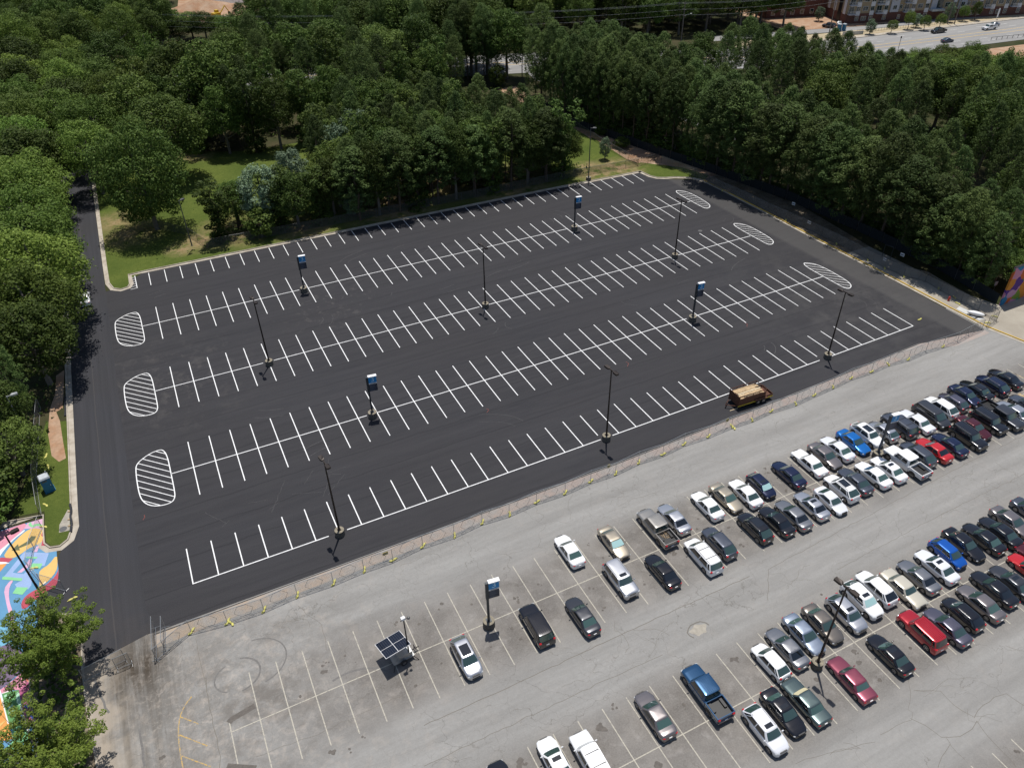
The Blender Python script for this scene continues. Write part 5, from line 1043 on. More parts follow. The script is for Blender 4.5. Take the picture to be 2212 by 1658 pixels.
# ------------------------------------------------------------------ trees
def foliage(name, c0, c1, tr=.25, hue=(.9, 1.1)):
    m = bpy.data.materials.new(name); m.use_nodes = True; t = m.node_tree; b = t.nodes['Principled BSDF']; out = t.nodes['Material Output']
    ge = t.nodes.new('ShaderNodeNewGeometry'); oi = t.nodes.new('ShaderNodeObjectInfo')
    mx = t.nodes.new('ShaderNodeMix'); mx.data_type = 'RGBA'; t.links.new(ge.outputs['Random Per Island'], mx.inputs[0]); mx.inputs[6].default_value = (*c0, 1); mx.inputs[7].default_value = (*c1, 1)
    hs = t.nodes.new('ShaderNodeHueSaturation'); mr = t.nodes.new('ShaderNodeMapRange'); mr.inputs[3].default_value = .66; mr.inputs[4].default_value = 1.55; t.links.new(oi.outputs['Random'], mr.inputs[0]); t.links.new(mr.outputs[0], hs.inputs['Value'])
    ml = t.nodes.new('ShaderNodeMath'); ml.operation = 'MULTIPLY'; ml.inputs[1].default_value = 7.31; fr = t.nodes.new('ShaderNodeMath'); fr.operation = 'FRACT'; t.links.new(oi.outputs['Random'], ml.inputs[0]); t.links.new(ml.outputs[0], fr.inputs[0])
    m2 = t.nodes.new('ShaderNodeMapRange'); m2.inputs[3].default_value = .492; m2.inputs[4].default_value = .518; t.links.new(fr.outputs[0], m2.inputs[0]); t.links.new(m2.outputs[0], hs.inputs['Hue'])
    t.links.new(mx.outputs[2], hs.inputs['Color']); t.links.new(hs.outputs[0], b.inputs['Base Color']); b.inputs['Roughness'].default_value = .6; b.inputs['Specular IOR Level'].default_value = .12
    tl = t.nodes.new('ShaderNodeBsdfTranslucent'); ms = t.nodes.new('ShaderNodeMixShader'); ms.inputs[0].default_value = tr; t.links.new(hs.outputs[0], tl.inputs[0]); t.links.new(b.outputs[0], ms.inputs[1]); t.links.new(tl.outputs[0], ms.inputs[2]); t.links.new(ms.outputs[0], out.inputs[0])
    MT[name] = m
foliage('pine_needles', (.050, .080, .020), (.112, .152, .045), .25); foliage('dark_leaves', (.040, .068, .012), (.100, .138, .030)); foliage('bright_leaves', (.078, .125, .020), (.165, .225, .046), .3); foliage('spray_leaves', (.085, .125, .020), (.175, .225, .042), .3)
foliage('silver_leaves', (.095, .145, .080), (.20, .26, .16), .15); foliage('olive_leaves', (.065, .100, .02), (.125, .175, .04)); foliage('yellow_leaves', (.11, .16, .03), (.17, .22, .05)); foliage('vine_leaves', (.020, .038, .010), (.042, .066, .020))
def leaf_mesh(name, cen, nrm, sz, asp, m, rng):
    """many small leaf-sprig faces: cen, nrm N x 3"""
    N = len(cen); nrm = nrm / np.linalg.norm(nrm, axis=1, keepdims=True); r = rng.normal(size=(N, 3)); u = np.cross(nrm, r); u /= np.linalg.norm(u, axis=1, keepdims=True); v = np.cross(nrm, u)
    s = (sz * rng.uniform(.6, 1.3, N))[:, None]; V = np.empty((N, 4, 3)); V[:, 0] = cen - u * s; V[:, 1] = cen - v * s * asp + u * s * .15; V[:, 2] = cen + u * s; V[:, 3] = cen + v * s * asp + u * s * .15
    me = bpy.data.meshes.new(name); me.vertices.add(4 * N); me.vertices.foreach_set('co', V.astype(np.float32).ravel()); me.loops.add(4 * N); me.loops.foreach_set('vertex_index', np.arange(4 * N, dtype=np.int32)); me.polygons.add(N)
    me.polygons.foreach_set('loop_start', np.arange(0, 4 * N, 4, dtype=np.int32)); me.polygons.foreach_set('loop_total', np.full(N, 4, dtype=np.int32)); me.update(calc_edges=True); me.materials.append(MT[m]); return me
def unit(rng, n): v = rng.normal(size=(n, 3)); return v / np.linalg.norm(v, axis=1, keepdims=True)
def blobs_leaves(C_, R_, per, rng, flat=.75, up=.5):
    P_, N_ = [], []
    for c, r in zip(C_, R_):
        n = max(8, int(per * r * r)); d = unit(rng, n); k = rng.uniform(.62, 1.05, n)[:, None]; P_.append(c + d * k * r * np.array([1, 1, flat])); q = d + unit(rng, n) * .75; q[:, 2] += up; N_.append(q)
    return np.concatenate(P_), np.concatenate(N_)
def limb_mesh(name, h, r, limbs, m, rng, lean=0.0, ztop=.85):
    b = MB(); p = Vector((0, 0, -.1)); n = 5; pts = [p]
    for i in range(1, n + 1): pts.append(Vector((rng.normal() * .06 * h * .1 * i + lean * i, rng.normal() * .06 * h * .1 * i, h * ztop * i / n)))
    for i, (a_, c_) in enumerate(zip(pts, pts[1:])): b.tube(a_, c_, r * (1 - .82 * i / n), r * (1 - .82 * (i + 1) / n), 8)
    for tip, z in limbs:
        k = min(n - 1, max(0, int(z / (h * ztop) * n))); a_ = pts[k].lerp(pts[k + 1], (z / (h * ztop) * n) % 1 if z < h * ztop else 1); rr = r * (.42 - .3 * z / h); tip = Vector(tip); mid = a_.lerp(tip, .5) + Vector((0, 0, -.04 * h * .3)); b.tube(a_, mid, rr, rr * .6, 6); b.tube(mid, tip, rr * .6, rr * .2, 5)
    return b.mesh(name, m)
def broad(seed, h, R, z0, nb, per, leaf, sz=.30, rb_=(.24, .40), shape=1.0, hollow=.55):
    rng = np.random.default_rng(seed); C_, R_ = [], []; hc = (h - z0) / 2; zc = z0 + hc
    tries = 0
    while len(C_) < nb and tries < 4000:
        tries += 1; d = unit(rng, 1)[0]; k = rng.uniform(hollow, .84); 
        if d[2] < (-.55 if z0 > 1.2 else -.95): continue
        tz = 1 - .35 * (1 - shape) if d[2] > 0 else 1
        wz = 1.0 if shape >= 1 else (1 - (1 - shape) * max(0, d[2]))
        c = np.array([d[0] * R * k * wz, d[1] * R * k * wz, zc + d[2] * hc * k * tz]); r = R * rng.uniform(*rb_)
        if all(np.linalg.norm((c - q) / [1, 1, .9]) > .55 * (r + s) for q, s in zip(C_, R_)): C_.append(c); R_.append(r)
    C2 = [np.array([0, 0, zc])]; P_, N_ = blobs_leaves(C_, R_, per, rng, .78)
    # stray outer sprigs make the outline uneven
    n = int(len(P_) * .05); d = unit(rng, n); d[:, 2] = abs(d[:, 2]) * 1.0 - .2; P2 = d * np.array([R, R, hc]) * rng.uniform(.8, 1.04, (n, 1)) + [0, 0, zc]; P_ = np.concatenate([P_, P2]); N_ = np.concatenate([N_, d + unit(rng, n)])
    cr = leaf_mesh('crown', P_, N_, sz, .55, leaf, rng); ch = sorted(zip(C_, R_), key=lambda q: q[0][2])[:: max(1, len(C_) // 14)]
    tr = limb_mesh('trunk', h, .022 * h + .05, [(c, max(.12 * h, min(.8 * h, c[2] - .35 * np.hypot(c[0], c[1]) - .8))) for c, r in ch], 'bark_grey', rng); return cr, tr
def pine(seed, h=20, R=3.3, z0=.48, nb=250, leaf='pine_needles', trunk='bark', per=130):
    rng = np.random.default_rng(seed); C_, R_ = [], []; zb = z0 * h
    for i in range(nb):
        k = (i + rng.uniform(0, 1)) / nb; z = zb + (h - zb) * k ** .85 * .97; env = R * (.70 + .8 * k if k < .35 else max(.06, 1 - ((k - .35) / .66) ** 1.7) ** .75) ; a_ = i * 2.4 + rng.normal() * .4; rr = env * math.sqrt(rng.uniform(.30, 1)); C_.append(np.array([rr * math.cos(a_), rr * math.sin(a_), z])); R_.append(rng.uniform(.30, .62) * R / 3.3)
    P_, N_ = blobs_leaves(C_, R_, per * 1.35, rng, 1.0, .5); cr = leaf_mesh('crown', P_, N_, .165, .36, leaf, rng)
    low = [(np.array([math.cos(a_) * 1.6, math.sin(a_) * 1.6, zb * k]), zb * k - .3) for a_, k in ((.5, .7), (2.5, .82), (4.4, .6), (5.5, .9))]
    tr = limb_mesh('trunk', h, .2, [(c, max(zb, c[2] - .5)) for c in C_[::12]] + low, trunk, rng, 0, .93); return cr, tr
def vined(seed, h=20, R=4.5):
    """tall tree wrapped in creepers right down to the ground"""
    rng = np.random.default_rng(seed); C_, R_ = [], []
    for i in range(46): k = i / 46; a_ = i * 2.4; e = R * (.42 + .25 * math.sin(k * 9 + seed) * .5 + (.45 if k > .6 else 0) * (1 - (k - .6) * 1.4)); rr = e * rng.uniform(.3, 1); C_.append(np.array([rr * math.cos(a_), rr * math.sin(a_), .6 + (h - 1.2) * k])); R_.append(rng.uniform(.8, 1.35))
    P_, N_ = blobs_leaves(C_, R_, 90, rng, .9); return leaf_mesh('crown', P_, N_, .27, .55, 'dark_leaves', rng), limb_mesh('trunk', h, .28, [], 'bark', rng)
PRO = {}
def proto(k, fn, *a_, **kw): PRO.setdefault(k, []).append(fn(*a_, **kw))
for s in range(6): proto('pine', pine, 100 + s, 20, 3.4 + .25 * (s % 3), .20 + .08 * (s % 3))
for s in range(2): proto('tall_pine', pine, 130 + s, 24, 4.6, .25, 260, per=100)
proto('scrub_pine', pine, 150, 12, 3.0, .18, 140); proto('scrub_pine', pine, 151, 12, 3.4, .14, 150)
for s in range(4): proto('dark', broad, 200 + s, 18, 6.5, 1.5, 62, 84, 'dark_leaves', .225, (.19, .33))
for s in range(2): proto('big', broad, 210 + s, 20, 9.5, .6, 90, 72, 'dark_leaves', .23, (.15, .27))
for s in range(4): proto('bright', broad, 220 + s, 16, 6.5, 1.5, 74, 100, 'bright_leaves', .19, (.13, .31))
for s in range(2): proto('olive', broad, 240 + s, 17, 6.5, 1.5, 60, 80, 'olive_leaves', .22, (.17, .3))
for s in range(3): proto('silver', broad, 250 + s, 12, 4.2, .3, 56, 150, 'silver_leaves', .19, (.16, .29))
for s in range(2): proto('cone', broad, 260 + s, 20, 5.5, 2.0, 60, 90, 'bright_leaves', .21, (.18, .3), .35)
for s in range(2): proto('vine', vined, 270 + s)
for s in range(2): proto('small', broad, 280 + s, 7, 3.0, .3, 30, 110, 'dark_leaves', .22, (.22, .36))
for s in range(2): proto('yellow', broad, 290 + s, 9, 4.8, 1.0, 54, 85, 'yellow_leaves', .22, (.16, .28))
def spray(seed, h=9, R=4.7):
    """open crown with reaching sprays and visible branches"""
    rng = np.random.default_rng(seed); C_, R_, tips = [], [], []
    for i in range(84):
        a_ = i * 2.399 + rng.normal() * .2; el = rng.uniform(-.05, 1.25); rr = R * rng.uniform(.72, 1.08) * math.cos(el) ** .6; tip = np.array([rr * math.cos(a_), rr * math.sin(a_), 3.0 + (h - 3.2) * math.sin(el) ** .8 if el > 0 else 2.7]); st = np.array([0, 0, 2.2 + 2.0 * rng.uniform()]); tips.append((tip, 2.0 + 2.2 * rng.uniform()))
        for k in np.linspace(.35, 1, 6): c = st + (tip - st) * k + rng.normal(size=3) * .22; C_.append(c); R_.append(rng.uniform(.26, .52) * (1.15 - .35 * k))
    P_, N_ = blobs_leaves(C_, R_, 640, rng, .7, .7); return leaf_mesh('crown', P_, N_, .085, .6, 'spray_leaves', rng), limb_mesh('trunk', h, .17, tips[::2], 'bark_grey', rng, 0, .6)
proto('spray', spray, 301); proto('spray', spray, 302)
NM = {'big': 'broadleaf_tree', 'pine': 'pine_tree', 'tall_pine': 'pine_tree', 'scrub_pine': 'pine_tree', 'dark': 'broadleaf_tree', 'bright': 'broadleaf_tree', 'olive': 'broadleaf_tree', 'silver': 'silver_leaved_tree', 'cone': 'conical_tree', 'vine': 'vine_covered_tree', 'small': 'shrub', 'yellow': 'broadleaf_tree', 'spray': 'street_tree'}
HN = {'big': 20, 'pine': 20, 'tall_pine': 24, 'scrub_pine': 12, 'dark': 18, 'bright': 16, 'olive': 17, 'silver': 12, 'cone': 20, 'vine': 20, 'small': 7, 'yellow': 9, 'spray': 9}
RN = {'big': 9.5, 'pine': 3.4, 'tall_pine': 4.4, 'scrub_pine': 3.2, 'dark': 6.5, 'bright': 6.5, 'olive': 6.5, 'silver': 4.2, 'cone': 5.5, 'vine': 4.5, 'small': 3, 'yellow': 4.8, 'spray': 4.7}
tr_ = random.Random(11); USED = []
def tree(kind, x, y, h, label, group=None, R=None, i=None, lean=None):
    if not (seen(x, y, h * .9) or seen(x, y, h * .4) or seen(x, y, 0)): return None
    me = PRO[kind]; cr, tk = me[(tr_.randrange(len(me)) if i is None else i)]; t = thing(NM[kind], label, 'shrub' if kind == 'small' else 'tree', (x, y, 0), tr_.uniform(0, 6.28), group)
    s = h / HN[kind]; q = (R / RN[kind]) if R else s; t.scale = (q, q, s); c_ = put(cr, 'crown', t)
    if lean: c_.rotation_euler = (0, 0, t.rotation_euler.z); t.rotation_euler = (0, 0, 0); c_.location = (lean[0] / q, lean[1] / q, 0)
    put(tk, 'trunk', t); USED.append((x, y)); return t
def inside(x, y, poly):
    c = False
    for (x0, y0), (x1, y1) in zip(poly, poly[1:] + poly[:1]):
        if (y0 > y) != (y1 > y) and x < (x1 - x0) * (y - y0) / (y1 - y0) + x0: c = not c
    return c
GE = [(44 + 4.3 * k, 80.6 + .5 * (k % 2)) for k in range(12)]
for k, (x, y) in enumerate(GE): tree(('pine', 'dark', 'pine', 'vine')[k % 4], x, y, 15.5 + (k * 7 % 3), '%s, %s along the kerb edge of the grove, counted from the road' % (('dark pine', 'dark leafy tree', 'dark pine', 'creeper-clad tree')[k % 4], nth(k + 1)), 'kerbside edge of the grove', R=4.9)
# pine stand behind the screened fence, in rows
def width(y): return np.interp(y, [0, 8, 18, 28, 36, 44, 52, 60, 70, 84, 96, 112, 126, 140], [3.5, 4, 7, 10, 8, 4, 4, 5.5, 9, 12, 18, 24, 24, 22])
rown = ['front', 'second', 'third', 'fourth', 'fifth', 'sixth']
for r in range(6):
    off = offset(DF, .9 + 4.0 * r); cnt = 0
    for p, q in zip(off, off[1:]):
        L_ = math.dist(p, q); n = max(1, round(L_ / 4.1))
        for k in range(n):
            x = p[0] + (q[0] - p[0]) * (k + .5 * (r % 2)) / n + tr_.uniform(-.8, .8); y = p[1] + (q[1] - p[1]) * (k + .5 * (r % 2)) / n + tr_.uniform(-.8, .8)
            if 1.3 + 4.0 * r > width(y) + 2.5 or y < 1: continue
            h = tr_.uniform(18.5, 22.5) * (.8 if y < 18 else 1)
            if seen(x, y, h): cnt += 1; tree('pine', x, y, h, 'dark pine, %s from the dirt-track end in the %s row behind the screened fence' % (nth(cnt), rown[r]), 'pines behind the screened fence', R=(5.0 if 10 < y < 68 else 3.4) if r == 0 else None, lean=((-3.2, -.6) if r == 0 else (-1.0, 0) if r == 1 else None) if y < 68 else None)
c = 0
for p, q in zip(DF[1:], DF[2:]):
    n = round(math.dist(p, q) / 3.6)
    for k in range(n):
        c += 1; x, y = p[0] + (q[0] - p[0]) * (k + .5) / n + 2.6, p[1] + (q[1] - p[1]) * (k + .5) / n
        if y > 3: tree('small', x + tr_.uniform(-.4, 1.2), y, tr_.uniform(3.5, 8.5), 'leafy shrub against the back of the screened fence, %s from the dirt-track end' % nth(c), 'shrubs behind the screened fence', tr_.uniform(2.2, 3.2))
def fill(poly, sp, kinds, hs, tmpl, group, seed, R=None, maxn=200, fade=None):
    rg = random.Random(seed); xs = [p[0] for p in poly]; ys = [p[1] for p in poly]; got = []
    for _ in range(6000):
        x, y = rg.uniform(min(xs), max(xs)), rg.uniform(min(ys), max(ys))
        if inside(x, y, poly) and all(math.hypot(x - a_, y - c_) > sp for a_, c_ in got) and all(math.hypot(x - a_, y - c_) > sp * .5 for a_, c_ in USED): got.append((x, y))
        if len(got) >= maxn: break
    got = [g_ for g_ in got if seen(g_[0], g_[1], hs[1] * .9) or seen(g_[0], g_[1], hs[0] * .4)]; got.sort(key=lambda p: p[1])
    nrow = max(1, round(math.sqrt(len(got) / 3))); per = math.ceil(len(got) / nrow)
    for r in range(nrow):
        row = sorted(got[r * per:(r + 1) * per])
        for i, (x, y) in enumerate(row):
            k = rg.choice(kinds); d = {'pine': 'dark pine', 'tall_pine': 'tall dark pine', 'dark': 'dark leafy tree', 'bright': 'bright green tree', 'olive': 'olive green tree', 'silver': 'silvery tree', 'vine': 'creeper-clad tree', 'cone': 'pointed green tree', 'small': 'low shrub', 'yellow': 'yellow-green tree', 'scrub_pine': 'low pine'}[k]
            tree(k, x, y, rg.uniform(*hs), tmpl % (d, nth(i + 1), nth(r + 1)), group, R)
fill([(171, 122), (187, 118), (190, 66), (176, 60), (172, 90)], 4.3, ['pine'], (15.5, 18), '%s, %s from the mural end, %s line between rear parking and highway', 'pines between the rear parking lot and the highway', 1)
fill([(154, 120), (170, 116), (174, 60), (166, 46), (157, 52), (155, 80)], 7.0, ['pine', 'pine', 'dark'], (17, 20.5), '%s, %s of the loose trees among rear parked cars, %s line', 'pines standing in the rear parking lot', 2)
fill([(186, 64), (174, 44), (160, 26), (146, 12), (150, -2), (185, 0), (222, 40), (204, 66)], 5.6, ['pine', 'pine', 'pine', 'dark'], (15, 19), '%s, %s from the mural side, %s line below the bright green clump', 'dense trees toward the picture corner beyond the mural', 3)
fill([(206, 92), (216, 96), (232, 94), (238, 62), (220, 54), (202, 68)], 6.0, ['yellow', 'bright'], (10, 12), '%s, %s in the %s line of the sunny clump by the highway', 'bright trees beside the highway', 4, R=5.5)
fill([(135, 205), (160, 192), (205, 172), (238, 167), (236, 190), (252, 230), (200, 262), (150, 250)], 8.0, ['dark', 'dark', 'olive'], (17, 22), '%s, %s in the %s line across the highway from the rear lot', 'trees across the highway by the apartment block', 5)
fill([(18, 153), (30, 135), (45, 139), (62, 131), (84, 137), (96, 150), (112, 172), (92, 184), (44, 194), (37, 178)], 7.6, ['dark', 'tall_pine', 'vine', 'dark', 'tall_pine', 'vine', 'olive', 'tall_pine'], (15, 25), '%s, %s from the road, %s line of the wood behind the lawn', 'trees of the wood behind the lawn', 6)
fill([(62, 232), (140, 208), (160, 240), (150, 300), (75, 300), (60, 262)], 8.5, ['dark', 'tall_pine', 'olive'], (16, 21), '%s, %s from the junction, %s line of the wood across the highway', 'trees of the wood across the highway', 7)
fill([(-70, 235), (18, 226), (26, 262), (24, 310), (-10, 390), (-90, 420)], 10, ['dark', 'bright', 'dark'], (15, 21), '%s, %s in the %s line of the far wood at the top corner', 'trees of the far wood at the top corner', 8)
fill([(-20, 400), (20, 345), (95, 340), (100, 300), (160, 290), (240, 262), (330, 380), (60, 480)], 12, ['dark', 'dark', 'bright'], (15, 20), '%s, %s in the %s line beyond the building site', 'trees beyond the building site', 9)
fill([(44, 81), (91, 80.8), (91, 88), (83, 104), (76, 119), (62, 124), (47, 114), (38, 99)], 4.1, ['pine', 'pine', 'pine', 'dark', 'vine'], (14.5, 19), '%s, %s from the road, %s line of the grove behind the stalls', 'grove behind the last stalls', 10, maxn=90)
for x, y, kind, h, R, lb in ((17, 85, 'vine', 12.5, 4.4, 'dark creeper-hung tree beside the slim light pole'), (21, 88.5, 'scrub_pine', 9, 2.6, 'small dark pine-like tree by the slim light pole'), (29, 85, 'vine', 12.5, 4.0, 'creeper-hung tree between the silvery and the dark bushy tree'), (21.5, 90, 'dark', 10, 4.0, 'dark tree at the lawn side of the kerb shrubs'), (36.5, 83.5, 'vine', 12, 4.2, 'creeper-hung tree beside the grass gap near the kerb'), (24.5, 82.5, 'small', 6.5, 3.4, 'low dark bush on the kerb side of the grove start'), (26.5, 87, 'silver', 14, 4.9, 'silvery tree standing first at the lawn opening'), (32, 83.6, 'dark', 12, 5.0, 'dark bushy tree in front of the silvery one'), (33.5, 90, 'silver', 14.5, 4.8, 'taller silvery tree behind the dark bushy one'), (40, 85.5, 'dark', 12.5, 4.6, 'olive green tree with grass gap beside it near the kerb'), (44, 88.5, 'olive', 13.5, 4.4, 'olive tree in the middle of the silvery trees'), (45, 96.5, 'silver', 16, 4.8, 'tallest silvery tree of the grove'), (51, 102, 'silver', 16.5, 4.6, 'silvery tree half hidden by the grove pines'), (43.5, 83.5, 'silver', 6, 2.6, 'low silvery bush right behind the kerb'), (94, 84.5, 'dark', 11, 4.2, 'dark broad tree ending the grove by the open lawn'), (90, 88, 'dark', 14, 4.6, 'dark tree inside the grove end near the open lawn'), (92.5, 94, 'silver', 12, 3.8, 'pale tree leaning from the grove over the open lawn'),
                             (6.2, 96, 'big', 22.5, 9.3, 'huge dark broadleaf tree shading the grass corner by the entrance road'), (13, 122, 'dark', 20, 9, 'big broadleaf tree behind the huge shade tree'), (-2.5, 121, 'bright', 17, 7.8, 'green tree leaning over the entrance road behind the shade tree'), (9, 143, 'dark', 20, 8, 'broad tree at the far side of the lawn by the road'), (15.5, 146, 'dark', 18, 5.5, 'dark tree at the far lawn edge beside the bare patch'), (21, 138.5, 'vine', 19, 5, 'creeper-hung tree at the far lawn edge, nearest the bare patch'), (27, 133.5, 'dark', 17, 5.5, 'dark tree bulging over the far lawn edge'), (33, 131, 'vine', 20, 5, 'tall creeper-hung tree in the middle of the far lawn edge'), (39, 130.5, 'dark', 18, 5.5, 'dark tree right of the tall creeper-hung one at the far lawn edge'), (46, 132, 'vine', 18, 4.8, 'creeper-hung tree above the silvery trees'), (53, 129, 'dark', 19, 5.5, 'dark tree behind the silvery trees'), (61, 126, 'tall_pine', 23, 4.6, 'tall pine behind the grove pines'), (-1.5, 136, 'bright', 18, 8, 'bright tree between the entrance road and the lawn wood'), (12, 160, 'yellow', 20, 8, 'yellow-green tree below the pointed tree'), (17, 180, 'cone', 23, 6.5, 'pointed bright green tree standing above its neighbours'), (3, 160, 'bright', 17, 7, 'rounded bright tree by the upper entrance road'), (2, 180, 'olive', 17, 7, 'olive tree by the upper entrance road'), (6, 202, 'dark', 18, 8, 'dark tree near the power line'), (-4.5, 213, 'bright', 16, 7, 'bright tree beside the power line pole'),
                             (116, 137.5, 'tall_pine', 25, 5.0, 'lone tall pine with layered flat branches at the end of the dirt track'), (109, 152, 'small', 7, 3, 'low leafy tree right of the lone tall pine'), (122, 147, 'small', 7, 3.2, 'low leafy tree behind the screened fence end'), (126, 150, 'small', 7, 3, 'low leafy tree by the rear parking lot entrance'),
                             (132, 11.5, 'yellow', 9.5, 4.6, 'yellow-green tree spreading over the screened fence by the mural'), (137.5, 8, 'yellow', 11, 5.4, 'brightest yellow-green tree behind the mural wall'), (144, 13, 'yellow', 11, 5, 'yellow-green tree farther behind the mural wall'), (143, 3.5, 'yellow', 10, 5, 'yellow-green tree above the mural wall at the edge'), (133.5, 3.8, 'olive', 7.5, 3.6, 'olive tree right behind the mural wall corner'),
                             (-12.4, -5.8, 'spray', 9.2, 4.9, 'open leafy tree rising from the planting island over the painted street'), (-12.9, -18.0, 'spray', 9.4, 5.2, 'open leafy tree at the bottom corner with pale branches'), (-20, 23, 'small', 6.5, 4, 'shadowed bush behind the blue toilet fence'), (-16.8, 27.5, 'olive', 9, 4.2, 'twiggy olive tree by the bare earth strip'), (-18.5, 33.5, 'dark', 12, 5, 'dark tree above the bare earth strip'), (-21, 19.8, 'small', 5.5, 4, 'dark bush behind the pink painted street'), (-24, 28, 'olive', 9, 5, 'olive tree at the edge behind the twiggy one')):
    tree(kind, x, y, h, lb, None, R)
c = 0
for x, y, h, R, k in ((-16.5, 39, 14, 6, 'pine'), (-18.5, 46, 16, 5, 'pine'), (-13.6, 47.5, 14, 6.2, 'dark'), (-13.2, 56, 16, 8.0, 'bright'), (-12.6, 66, 17, 8.6, 'bright'), (-13.4, 77, 17, 8.4, 'bright'), (-14.0, 88, 17, 8.2, 'bright'), (-14.5, 99, 17, 8.0, 'bright'), (-14.5, 110, 16, 8.0, 'bright'), (-14, 121, 17, 8.2, 'dark'), (-6.5, 148, 17, 8, 'bright'), (-5.5, 163, 17, 8, 'olive'), (-5.5, 178, 17, 8, 'bright'), (-6, 194, 17, 8, 'bright'), (-15.5, 132, 17, 7.6, 'bright'), (-16, 144, 17, 7.6, 'bright'), (-16.5, 156, 17, 8, 'olive'), (-17, 168, 17, 8, 'bright'), (-17.5, 181, 18, 8, 'dark'), (-17.5, 194, 17, 8, 'bright'), (-18, 208, 18, 8.5, 'dark')):
    c += 1; tree(k, x, y, h, '%s, %s in the line overhanging the entrance road, counted from the bottom' % ({'pine': 'dark pine', 'bright': 'bright green tree', 'dark': 'dark green tree', 'olive': 'olive green tree'}[k], nth(c)), 'trees overhanging the entrance road', R if k != 'pine' else None)
fill([(-22, 30), (-21, 50), (-21.5, 120), (-24, 205), (-60, 215), (-60, 150), (-44, 60), (-34, 30)], 9.5, ['bright', 'bright', 'olive', 'dark', 'pine'], (15, 18.5), '%s, %s in the %s line behind the entrance road trees', 'wood behind the entrance road trees', 12)
fill([(108, 150), (118, 178), (114, 198), (84, 212), (78, 190), (100, 178)], 6.5, ['tall_pine', 'dark', 'tall_pine'], (20, 24), '%s, %s by the highway side, %s line above the lone tall pine', 'tall trees above the lone pine', 13)
for k, (px, py) in enumerate(((1030, 165), (1062, 175), (1095, 172), (1128, 168), (1000, 158))): tree(('dark', 'tall_pine')[k % 2], *G(px, py), 19 + k % 3, '%s, %s of the trees screening the highway left of the lone tall pine' % (('dark leafy tree', 'tall dark pine')[k % 2], nth(k + 1)), 'trees screening the highway')
for k, (px, py) in enumerate(((392, 92), (418, 84), (448, 90), (478, 86), (505, 92), (376, 80))): tree(('dark', 'olive')[k % 2], *G(px, py), 9 + k % 3, '%s low tree in front of the red building site' % nth(k + 1), 'low trees before the building site', 5.5)
x, y = G(1306, 345); tree('silver', x, y, 6, 'slim young tree standing alone on the bright lawn', None, 1.5)
for p, lb in (((1300, 292), 'round bush on the track side of the lawn fence'), ((1342, 319), 'small bush by the lawn fence nearer the lot')): tree('small', *G(*p), 2.8, lb, None, 2.1)
for k in range(10): tree('small', 131 + tr_.uniform(-1, 1.5), 4 + k * 2.2, 2.2, '%s low bush under the pines behind the fence by the mural' % nth(k + 1), 'low bushes by the mural', 1.8)
# undergrowth: one sheet of ground cover below the woods
rng = np.random.default_rng(9); pl = []
for poly, n in (([(111, 130), (128, 48), (130, 5), (150, 2), (150, 30), (135, 60), (136, 110), (130, 135)], 9000), ([(0, 82), (100, 80), (100, 120), (60, 122), (14, 84)], 7000), ([(15, 150), (60, 128), (108, 130), (110, 180), (30, 190)], 9000), ([(-13, 40), (-12.5, 200), (-40, 200), (-40, 15), (-16, 22)], 7000), ([(-11.3, -6), (-11.3, 0), (-15.2, 0), (-15.2, -8), (-12, -30), (-10.4, -30)], 2500), ([(170, 120), (190, 60), (150, 0), (230, 0), (230, 70), (190, 124)], 5000)):
    xs = [p[0] for p in poly]; ys = [p[1] for p in poly]; k = 0
    while k < n:
        x, y = rng.uniform(min(xs), max(xs)), rng.uniform(min(ys), max(ys))
        if inside(x, y, poly) and math.sin(x * .35) + math.cos(y * .27 + x * .1) + rng.normal() * .5 > -.1: pl.append((x, y, rng.uniform(.1, .9))); 
        k += 1
pl = np.array(pl); nn = unit(rng, len(pl)); nn[:, 2] += 1; o = put(leaf_mesh('undergrowth', pl, nn, .30, .6, 'dark_leaves', rng), 'undergrowth'); o['kind'] = 'stuff'; tag(o, 'low leafy ground cover growing under the woods', 'undergrowth')
# tufts along the lawn edge
pl = []
for _ in range(16000):
    x, y = rng.uniform(-3, 110), rng.uniform(78, 150)
    if (y < 79 + rng.exponential(1.2)) or rng.uniform() < .35: pl.append((x, y, .09))
pl = np.array(pl); nn = unit(rng, len(pl)); nn[:, 2] *= .3; o = put(leaf_mesh('grass', pl, nn, .10, .3, 'bright_leaves', rng), 'grass'); o['kind'] = 'stuff'; tag(o, 'short grass tufts of the lawn behind the rear kerb', 'grass')

# ------------------------------------------------------------------ cars glimpsed behind the pines
rc = random.Random(21); k = 0
for yy in (74, 92, 104, 116, 128, 142):
    for xx in np.arange(141 if yy < 120 else 122, 172, 2.9):
        if rc.random() < .42 or inside(xx, yy, [(171, 122), (187, 118), (190, 66), (176, 60), (172, 90)]) or not seen(xx, yy, 1, 0): continue
        k += 1; kd = rc.choice(['sedan', 'crossover', 'suv', 'sedan', 'hatch']); co = rc.choice(['white', 'white', 'silver', 'grey', 'pearl', 'black', 'dark_grey', 'navy'])
        car(kd, co, (float(xx), yy, .012), rc.choice((0, PI)), '%s %s, %s car of the lot glimpsed between the pine trunks' % (co.replace('_', ' ').replace('pearl', 'pale'), CAT[kd], nth(k)), '', 'cars in the rear lot behind the pines', far=True)
for k, (x, y, kd, co) in enumerate(((378, 160, 'sedan', 'slate'), (384, 176, 'suv', 'white'), (390, 186, 'sedan', 'silver'), (396, 122, 'pickup', 'truck_blue'))): car(kd, co, (*G(x, y), .02), 1.2 + k, '%s %s, %s vehicle glimpsed in the clearing left of the wood' % (co.replace('_', ' '), CAT[kd], nth(k + 1)), '', 'vehicles in the clearing', far=True)
